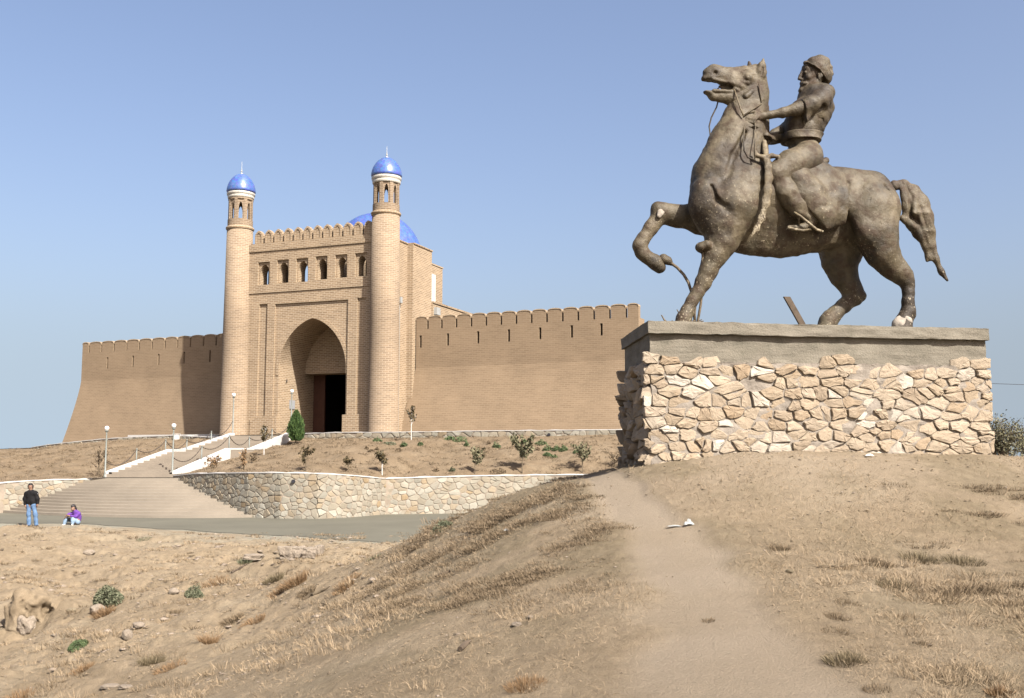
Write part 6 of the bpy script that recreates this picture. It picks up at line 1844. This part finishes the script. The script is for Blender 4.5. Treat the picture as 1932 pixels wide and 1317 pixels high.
bush(1952, 905, 806, 90, 29, "second grey-green bush cut by the right edge of the picture", 4, 3000)

# ------------------------------------------------------------------ dry grass, tufts and gravel (uncountable)
rs = np.random.RandomState(3)
vx, vy, vz = GV[:, 0], GV[:, 1], GV[:, 2]
rad = np.hypot(vx, vy)
vis = (vy > 4.2) & (vy < 38) & (np.abs(vx) < vy * .56 + .3)
cell = rad ** 2                                     # polar grid: vertex area grows with distance squared
nz1 = fbm2(vx * .9, vy * .9, 3, 61); nz2_ = fbm2(vx * 3.2, vy * 3.2, 3, 62)
mound_w = np.clip(mound_m, 0, 1) * sstep(8.2, 9.6, vy); right_w = np.clip(right_m, 0, 1)
def pick(weight, n):
    w = np.where(vis, weight * cell, 0); w = np.clip(w, 0, None); w /= w.sum()
    return rs.choice(len(w), n, p=w)
def jitter(idx, k=0.5):
    r = rad[idx] * 0.0035
    return np.stack([vx[idx] + rs.normal(size=len(idx)) * r, vy[idx] + rs.normal(size=len(idx)) * r, vz[idx]], 1)
free = (1 - Gpm)
falloff = 1 / (1 + (rad / 9) ** 2.2)
# 1: short straw over everything but the path
idx = pick(free ** 2 * sstep(-.35, .6, nz1 + .5 * nz2_) * falloff * (0.35 + .6 * right_w + .8 * (1 - sstep(7.5, 9.5, rad)) + .15 * mound_w), 75000)
b_ = jitter(idx); n = len(b_); b_[:, 2] -= .004
L_ = rs.uniform(.02, .065, n) * (1 + .5 * (nz1[idx] > .3)); a = rs.uniform(0, 6.283, n); up = rs.uniform(.05, .9, n) ** 1.3
tip = b_ + np.stack([np.cos(a) * (1 - up * .7), np.sin(a) * (1 - up * .7), up], 1) * L_[:, None]
V1, T1 = blades_np(b_, tip, np.clip(rad[idx] * .00032, .0018, .01) * rs.uniform(.6, 1.3, n), rs)
so_ = np_obj("dry_grass", V1, T1, M['straw']); tag(so_, "short dry straw grass covering the slopes on both sides of the path", "grass", kind='stuff')
# 2: little dark scrub cushions in rows on the mound and on the right slope
def cushions(n_cl, weight, per, h, mat, name, label, wmul=1.0):
    idx = pick(weight, n_cl); c_ = jitter(idx, 1)
    k = per; cc = np.repeat(c_, k, 0); n = len(cc); sc_ = np.repeat(rs.uniform(.5, 1.5, n_cl), k)
    r = np.sqrt(rs.uniform(0, 1, n)) * .075 * sc_; a = rs.uniform(0, 6.283, n)
    bx, by = r * np.cos(a) * 1.9, r * np.sin(a) * .7
    base = cc + np.stack([bx, by, np.full(n, -.008)], 1)
    L_ = h * sc_ * rs.uniform(.4, 1.1, n); az = a + rs.uniform(-.8, .8, n); o_ = rs.uniform(.2, 1.1, n)
    tip = base + np.stack([np.cos(az) * o_, np.sin(az) * o_, 1.1 - .55 * o_], 1) * L_[:, None]
    V1, T1 = blades_np(base, tip, np.clip(cc[:, 1] * .00042, .0025, .02) * rs.uniform(.6, 1.3, n) * wmul, rs)
    o = np_obj(name, V1, T1, mat); tag(o, label, "scrub", kind='stuff')
streak = sstep(.25, .75, noise2(vx * .9 + 3, vy * 2.6, 71) + .4 * noise2(vx * 3, vy * 7, 72))
cushions(1900, free ** 3 * mound_w * (1 - sstep(.85, 1.25, vx)) * streak * (1 - sstep(14.5, 16, vy)), 46, .030, M['scrub'], "low_scrub", "low brown scrub lying in rows over the left face of the mound")
cushions(900, free ** 3 * np.exp(-((vx - .15) / .75) ** 2 - ((vy - 10.6) / 1.9) ** 2) * sstep(.0, .6, noise2(vx * 1.6 + 9, vy * 4.2, 73)) * (1 - sstep(.8, 1.1, vx)), 50, .034, M['scrub'], "low_scrub", "low brown scrub in streaks on the brow of the mound left of the path")
cushions(420, free ** 3 * right_w * streak * sstep(.3, 1.6, vx - .33 * vy) * sstep(5.5, 7.5, vy) * (1 - sstep(10.3, 11.3, vy)), 60, .05, M['scrub'], "low_scrub", "low brown scrub dotted over the right slope below the pedestal")
cushions(150, free ** 3 * right_w * sstep(.2, .8, nz1) * (1 - sstep(7, 9, vy)), 70, .09, M['straw'], "straw_tufts", "pale lying straw tufts at the lower right", .9)
cushions(240, free ** 2 * sstep(.1, .8, nz1) * (1 - sstep(8.5, 10.5, vy)) * (vx < .6), 60, .07, M['straw'], "straw_tufts", "pale straw tufts at the bottom centre", .9)
leftw = sstep(12, 16, vy) * sstep(.3, -2.0, vx * 1.0) if False else ((vx < -1.0) & (vy > 9)).astype(float)
cushions(520, leftw * sstep(.0, .7, nz1 + .4 * nz2_) / (1 + (rad / 16) ** 2), 40, .10, M['straw'], "straw_tufts", "thin straw tufts scattered over the gully slope at left", 1.1)
cushions(300, leftw * sstep(.1, .8, nz2_) / (1 + (rad / 20) ** 2), 40, .10, M['scrub'], "low_scrub", "small brown scrub tufts on the gully slope at left", 1.1)
# 3: gravel and clods
def gravel(n, weight, smin, smax, mat, name, label):
    idx = pick(weight, n); c_ = jitter(idx, 1)
    base = np.array([(1, 0, 0), (-1, 0, 0), (0, 1, 0), (0, -1, 0), (0, 0, .7), (0, 0, -.5), (.6, .6, .35), (-.6, -.6, .3)])
    s = rs.uniform(0, 1, n) ** 2.5 * (smax - smin) + smin; s = s * np.clip(rad[idx] / 9, .6, 2.6)
    V1 = c_[:, None, :] + (base[None] * rs.uniform(.45, 1.3, (n, 8, 3)) * np.array([1.25, 1.0, .62])) * s[:, None, None]
    tr_ = np.array([(0, 6, 4), (6, 2, 4), (2, 1, 4), (1, 7, 4), (7, 3, 4), (3, 0, 4), (0, 2, 6), (1, 3, 7), (0, 3, 5), (3, 1, 5), (1, 2, 5), (2, 0, 5)])
    T1 = (np.arange(n)[:, None, None] * 8 + tr_[None]).reshape(-1, 3)
    o = np_obj(name, V1.reshape(-1, 3), T1, mat); tag(o, label, "gravel", kind='stuff')
gravel(11000, (.35 + free) / (1 + (rad / 12) ** 1.6), .004, .016, M['pebble'], "gravel", "fine gravel and clods strewn over the bare soil")
M['clod'] = simple("earth_clod", (0.40, 0.292, 0.20), 0.97, 0.05, var=0.15, scale=2)
K3x = 1
gravel(22000, (.12 + free) * (.3 + sstep(-.4, .6, nz2_)) / (1 + (rad / 10) ** 1.9), .004, .016, M['clod'], "clods", "crumbled clods of dry earth lying over the slopes")
gravel(900, leftw * sstep(0, .8, nz1) / (1 + (rad / 20) ** 1.5) + .02 * free, .012, .045, M['pebble'], "gravel", "larger stone chips on the gully slope")
# hillside specks
hv = np.array([v.co for v in hill_r.data.vertices] + [v.co for v in hill_l.data.vertices])
i_ = rs.choice(len(hv), 1500); c_ = np.repeat(hv[i_], 22, 0); n = len(c_)
base = c_ + rs.normal(size=(n, 3)) * [.14, .10, 0]; tip = base + rs.normal(size=(n, 3)) * [.09, .09, 0] + np.stack([0 * c_[:, 0], 0 * c_[:, 0], rs.uniform(.02, .14, n)], 1)
V1, T1 = blades_np(base, tip, np.full(n, .018), rs)
o = np_obj("dry_grass", V1, T1, M['scrub']); tag(o, "thin dry grass flecks on the terraced bank", "grass", kind='stuff')

# ------------------------------------------------------------------ rocks and litter
M['rock'] = simple("pale_rock", (0.50, 0.42, 0.33), 0.95, 0.1, var=0.2, scale=8, bs=.8, bd=.02, bscale=20)
M['rock_brown'] = simple("earth_lump", (0.42, 0.32, 0.22), 0.95, 0.1, var=0.2, scale=6, bs=.9, bd=.03, bscale=14)
def rock(px, py, w, h, d, label, mat='rock', seed=1, flat=1.0, rz=0.0, name="rock", cat="rock", boxy=False, sink=.25, rough=.14):
    p = G(px, py)
    bm = bmesh.new()
    bmesh.ops.create_icosphere(bm, subdivisions=4, radius=1)
    for v in bm.verts:
        c_ = v.co
        if boxy:
            m_ = max(abs(c_.x), abs(c_.y), abs(c_.z)); c_ = c_.lerp(c_ / m_, .8)
        nn = float(noise3(c_.x * 1.6 + seed * 7, c_.y * 1.6, c_.z * 1.6, seed)) * rough * 1.6 + float(noise3(c_.x * 5 + seed, c_.y * 5, c_.z * 5, seed)) * rough * .45
        v.co = c_ * (1 + nn)
    me = bpy.data.meshes.new(name); bm.to_mesh(me); bm.free(); me.materials.append(M[mat])
    o = bpy.data.objects.new(name, me); col.objects.link(o)
    k = p.y / F * .5; o.scale = (w * k, d * k, h * k); o.location = (p.x, p.y, p.z + h * k * (1 - 2 * sink)); o.rotation_euler = (0, 0, rz)
    tag(o, label, cat, "rocks lying on the slopes" if name == "rock" else None); return o
rock(540,1052,26,24,24,"leftmost block of the row of stone blocks on the slope",seed=2,boxy=True,sink=.15)
rock(562,1050,24,22,24,"second block from the left in the row of stone blocks",seed=3,boxy=True,sink=.15)
rock(584,1050,24,20,24,"third block from the left in the row of stone blocks",seed=4,boxy=True,sink=.15)
rock(602,1046,16,20,24,"rightmost and narrowest block of the row of stone blocks",seed=5,boxy=True,sink=.15)
rock(478,1058,34,10,26,"flat concrete slab poking from the slope with a shadow under it",seed=6,boxy=True,sink=-.2,rz=.1,name="slab",cat="slab")
rock(184,1156,30,20,26,"pale rock with a dark cleft below the large grey-green weed bush",seed=7)
rock(222,1137,12,10,12,"small pale rock right of the large grey-green weed bush",seed=8)
rock(240,1205,20,22,20,"pale upright rock standing on the lower left slope",seed=9,sink=.2)
rock(262,1184,22,14,24,"pale flat rock up-slope of the upright one",seed=10)
rock(50,1192,32,36,30,"knobbly porous rock lump beneath the undercut hollow at left",seed=11,rough=.3)
rock(208,1298,38,10,26,"flat whitish stone at the lower left edge of the picture",seed=12,flat=.4)
rock(238,1298,26,8,20,"smaller flat whitish stone next to the larger flat one",seed=13)
rock(975,1181,18,10,16,"small pale stone on the mound face at centre",seed=14)
rock(1000,1166,12,7,12,"smallest pale stone just above the one on the mound face",seed=15)
rock(1490,1080,14,8,12,"dark little clod lying on the trampled path","rock_brown",16)
rock(328,1120,18,14,16,"grey-pink rock left of the dark grey-green weed",seed=17)
rock(135,1153,18,8,16,"thin dark-edged clod left of the cleft rock","rock_brown",18)
rock(168,985+60,20,10,18,"pale stone on the upper left slope",seed=19)
rock(104,1200,14,6,12,"small pale chip of rock between the porous lump and upright rock",seed=20)
# the undercut earth bank at far left
pl_, s_, g_ = person_frame(60, 1178); qb = make_q(pl_, s_, g_)
sb = SDF(s_)
sb.limb([qb(*t) for t in ((46,1122,-4,12),(42,1144,-2,15),(38,1182,2,22))], 10, 1.2)
sb.limb([qb(*t) for t in ((46,1121,-10,11),(75,1131,-18,13),(115,1150,-30,18),(170,1176,-44,26))], 12, 1.8)
sb.limb([qb(*t) for t in ((70,1156,-30,26),(120,1176,-36,30),(40,1156,-30,26))], 10, 1.4)
sb.limb([qb(*t) for t in ((66,1152,16,9),(80,1154,14,12),(94,1152,10,7))], 5, 2.4, neg=True)
sb.limb([qb(*t) for t in ((62,1158,10,8),(60,1176,14,10))], 5, 2.0, neg=True)
lo, hi = sb.bounds(.05); U, W, V_ = grid3(lo, hi, .028); D = sb.eval(U, W, V_) + noise3(U * 3, W * 3, V_ * 3, 5) * .08 + noise3(U * 8, W * 8, V_ * 8, 6) * .045 + noise3(U * 18, W * 18, V_ * 18, 6) * .02
bank = net_obj("earth_bank", D, lo, .028, M['soil'], None); bank.location = g_
tag(bank, "undercut earth bank with a dark hollow at the far left", "earth bank")
# sticks
def stick(pa, pb, rad, label, seed, lift=.02, name="branch", mat='plank'):
    a_, b_ = G(*pa), G(*pb); rn = random.Random(seed)
    pts_ = [Vector((0, 0, 0)) if i == 0 else (b_ - a_) * (i / 5) + Vector((rn.uniform(-1, 1), rn.uniform(-1, 1), 0)) * .02 for i in range(6)]
    pts_ = [p + Vector((0, 0, max(lift, drop(a_.x + p.x, a_.y + p.y) - a_.z + lift - 0 * i))) if True else p for i, p in enumerate(pts_)]
    for i, p in enumerate(pts_): p.z = drop(a_.x + p.x, a_.y + p.y) - a_.z + lift
    o = MB().tube(pts_, [rad, rad * 1.1, rad, rad * .9, rad * .7, rad * .4], 6).build(name, M[mat], None); o.location = a_
    tag(o, label, "branch"); return o
stick((822,1092), (854,1079), .018, "short dark stick lying on the mound face", 1)
stick((575,1132), (622,1108), .02, "pale dead branch lying on the slope above the mound foot", 2, mat='twig')
stick((437,1082), (468,1066), .03, "thin dark pole lying under the flat concrete slab", 3)
stick((1545,1072), (1655,1068), .007, "pale exposed root on the bare hollow of the right slope", 4, mat='twig')
stick((868,1230), (884,1216), .02, "short dark stick near the bottom centre", 5)
# plastic litter on the path
M['plastic'] = simple("clear_plastic", (0.50, 0.53, 0.52), 0.3, 0.6, var=.15, scale=20)
def litter(px, py, w, h, label, seed, mat='plastic'):
    p = G(px, py); k = p.y / F; bm = bmesh.new()
    bmesh.ops.create_grid(bm, x_segments=14, y_segments=8, size=.5)
    for v in bm.verts:
        x, y = v.co.x, v.co.y; r = 1 - .25 * abs(math.sin(3 * math.atan2(y, x) + seed))
        v.co = Vector((x * w * k * r, y * w * .4 * k * r, .012 + h * k * .5 * (1 + float(noise3(x * 6, y * 8, seed, seed))) * max(0, 1 - (x * x + y * y) * 3)))
    me = bpy.data.meshes.new("plastic_bag"); bm.to_mesh(me); bm.free(); me.materials.append(M[mat])
    o = bpy.data.objects.new("plastic_bag", me); col.objects.link(o); o.location = p; o.rotation_euler = (0, 0, .2)
    s = o.modifiers.new("t", 'SOLIDIFY'); s.thickness = .002
    tag(o, label, "plastic litter")
litter(1300, 992, 22, 12, "crumpled clear plastic bag on the path below the pedestal", 1)
litter(1272, 995, 30, 3, "flattened strip of clear plastic left of the crumpled bag", 2)
litter(1640, 862, 20, 5, "white scrap of plastic at the foot of the pedestal front", 3, 'whitewash')
litter(955, 1003, 10, 5, "small bluish scrap of plastic on the mound face", 4)

# ------------------------------------------------------------------ balance of real-world surface brightness
K3 = {"brick_tower": (.335, .355, .36), "brick": (.41, .43, .42), "brick_wall": (.335, .35, .355), "dry_soil": (.495, .54, .54), "dry_soil_terrace": (.33, .345, .335), "brown_track_soil": (.34, .36, .33),
      "old_asphalt": (.246, .254, .23), "pink_step_concrete": (.33, .375, .385), "step_concrete": (.36, .385, .38), "concrete": (.31, .33, .33), "limestone": (.36, .38, .37), "field_stone": (.33, .355, .345),
      "earth_clod": (.42, .45, .44), "earth_lump": (.46, .50, .49), "lamp_globe_white": .75, "whitewash": .46, "blue_tile": (.34, .37, .44), "tile_band": .42, "dark_hair": 1, "black_jacket": 1, "stained_timber": .5, "passage_shade": .35,
      "thuja_leaf": .62, "weed_green": .7, "weed_greygreen": .55, "blue_denim": .62, "pale_denim": .5, "purple_jacket": .62, "white_shoe": .6, "bush_leaf": .6, "galvanised": .34, "stained": .5,
      "straw": .46, "dry_scrub": .42, "olive_scrub": .42, "rusty_weed": .44, "pebble": .34}
for m in bpy.data.materials:
    if not m.use_nodes: continue
    k = K3.get(m.name, .39)
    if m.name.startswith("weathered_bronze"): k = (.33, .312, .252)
    if not isinstance(k, tuple): k = (k, k, k)
    nt = m.node_tree; b = nt.nodes.get("Principled BSDF")
    if b is None: continue
    s = b.inputs["Base Color"]
    if s.is_linked:
        src = s.links[0].from_socket; nt.links.new(mix(nt, 1.0, src, k, 'MULTIPLY'), s)
    else:
        c = s.default_value; s.default_value = (c[0] * k[0], c[1] * k[1], c[2] * k[2], 1)
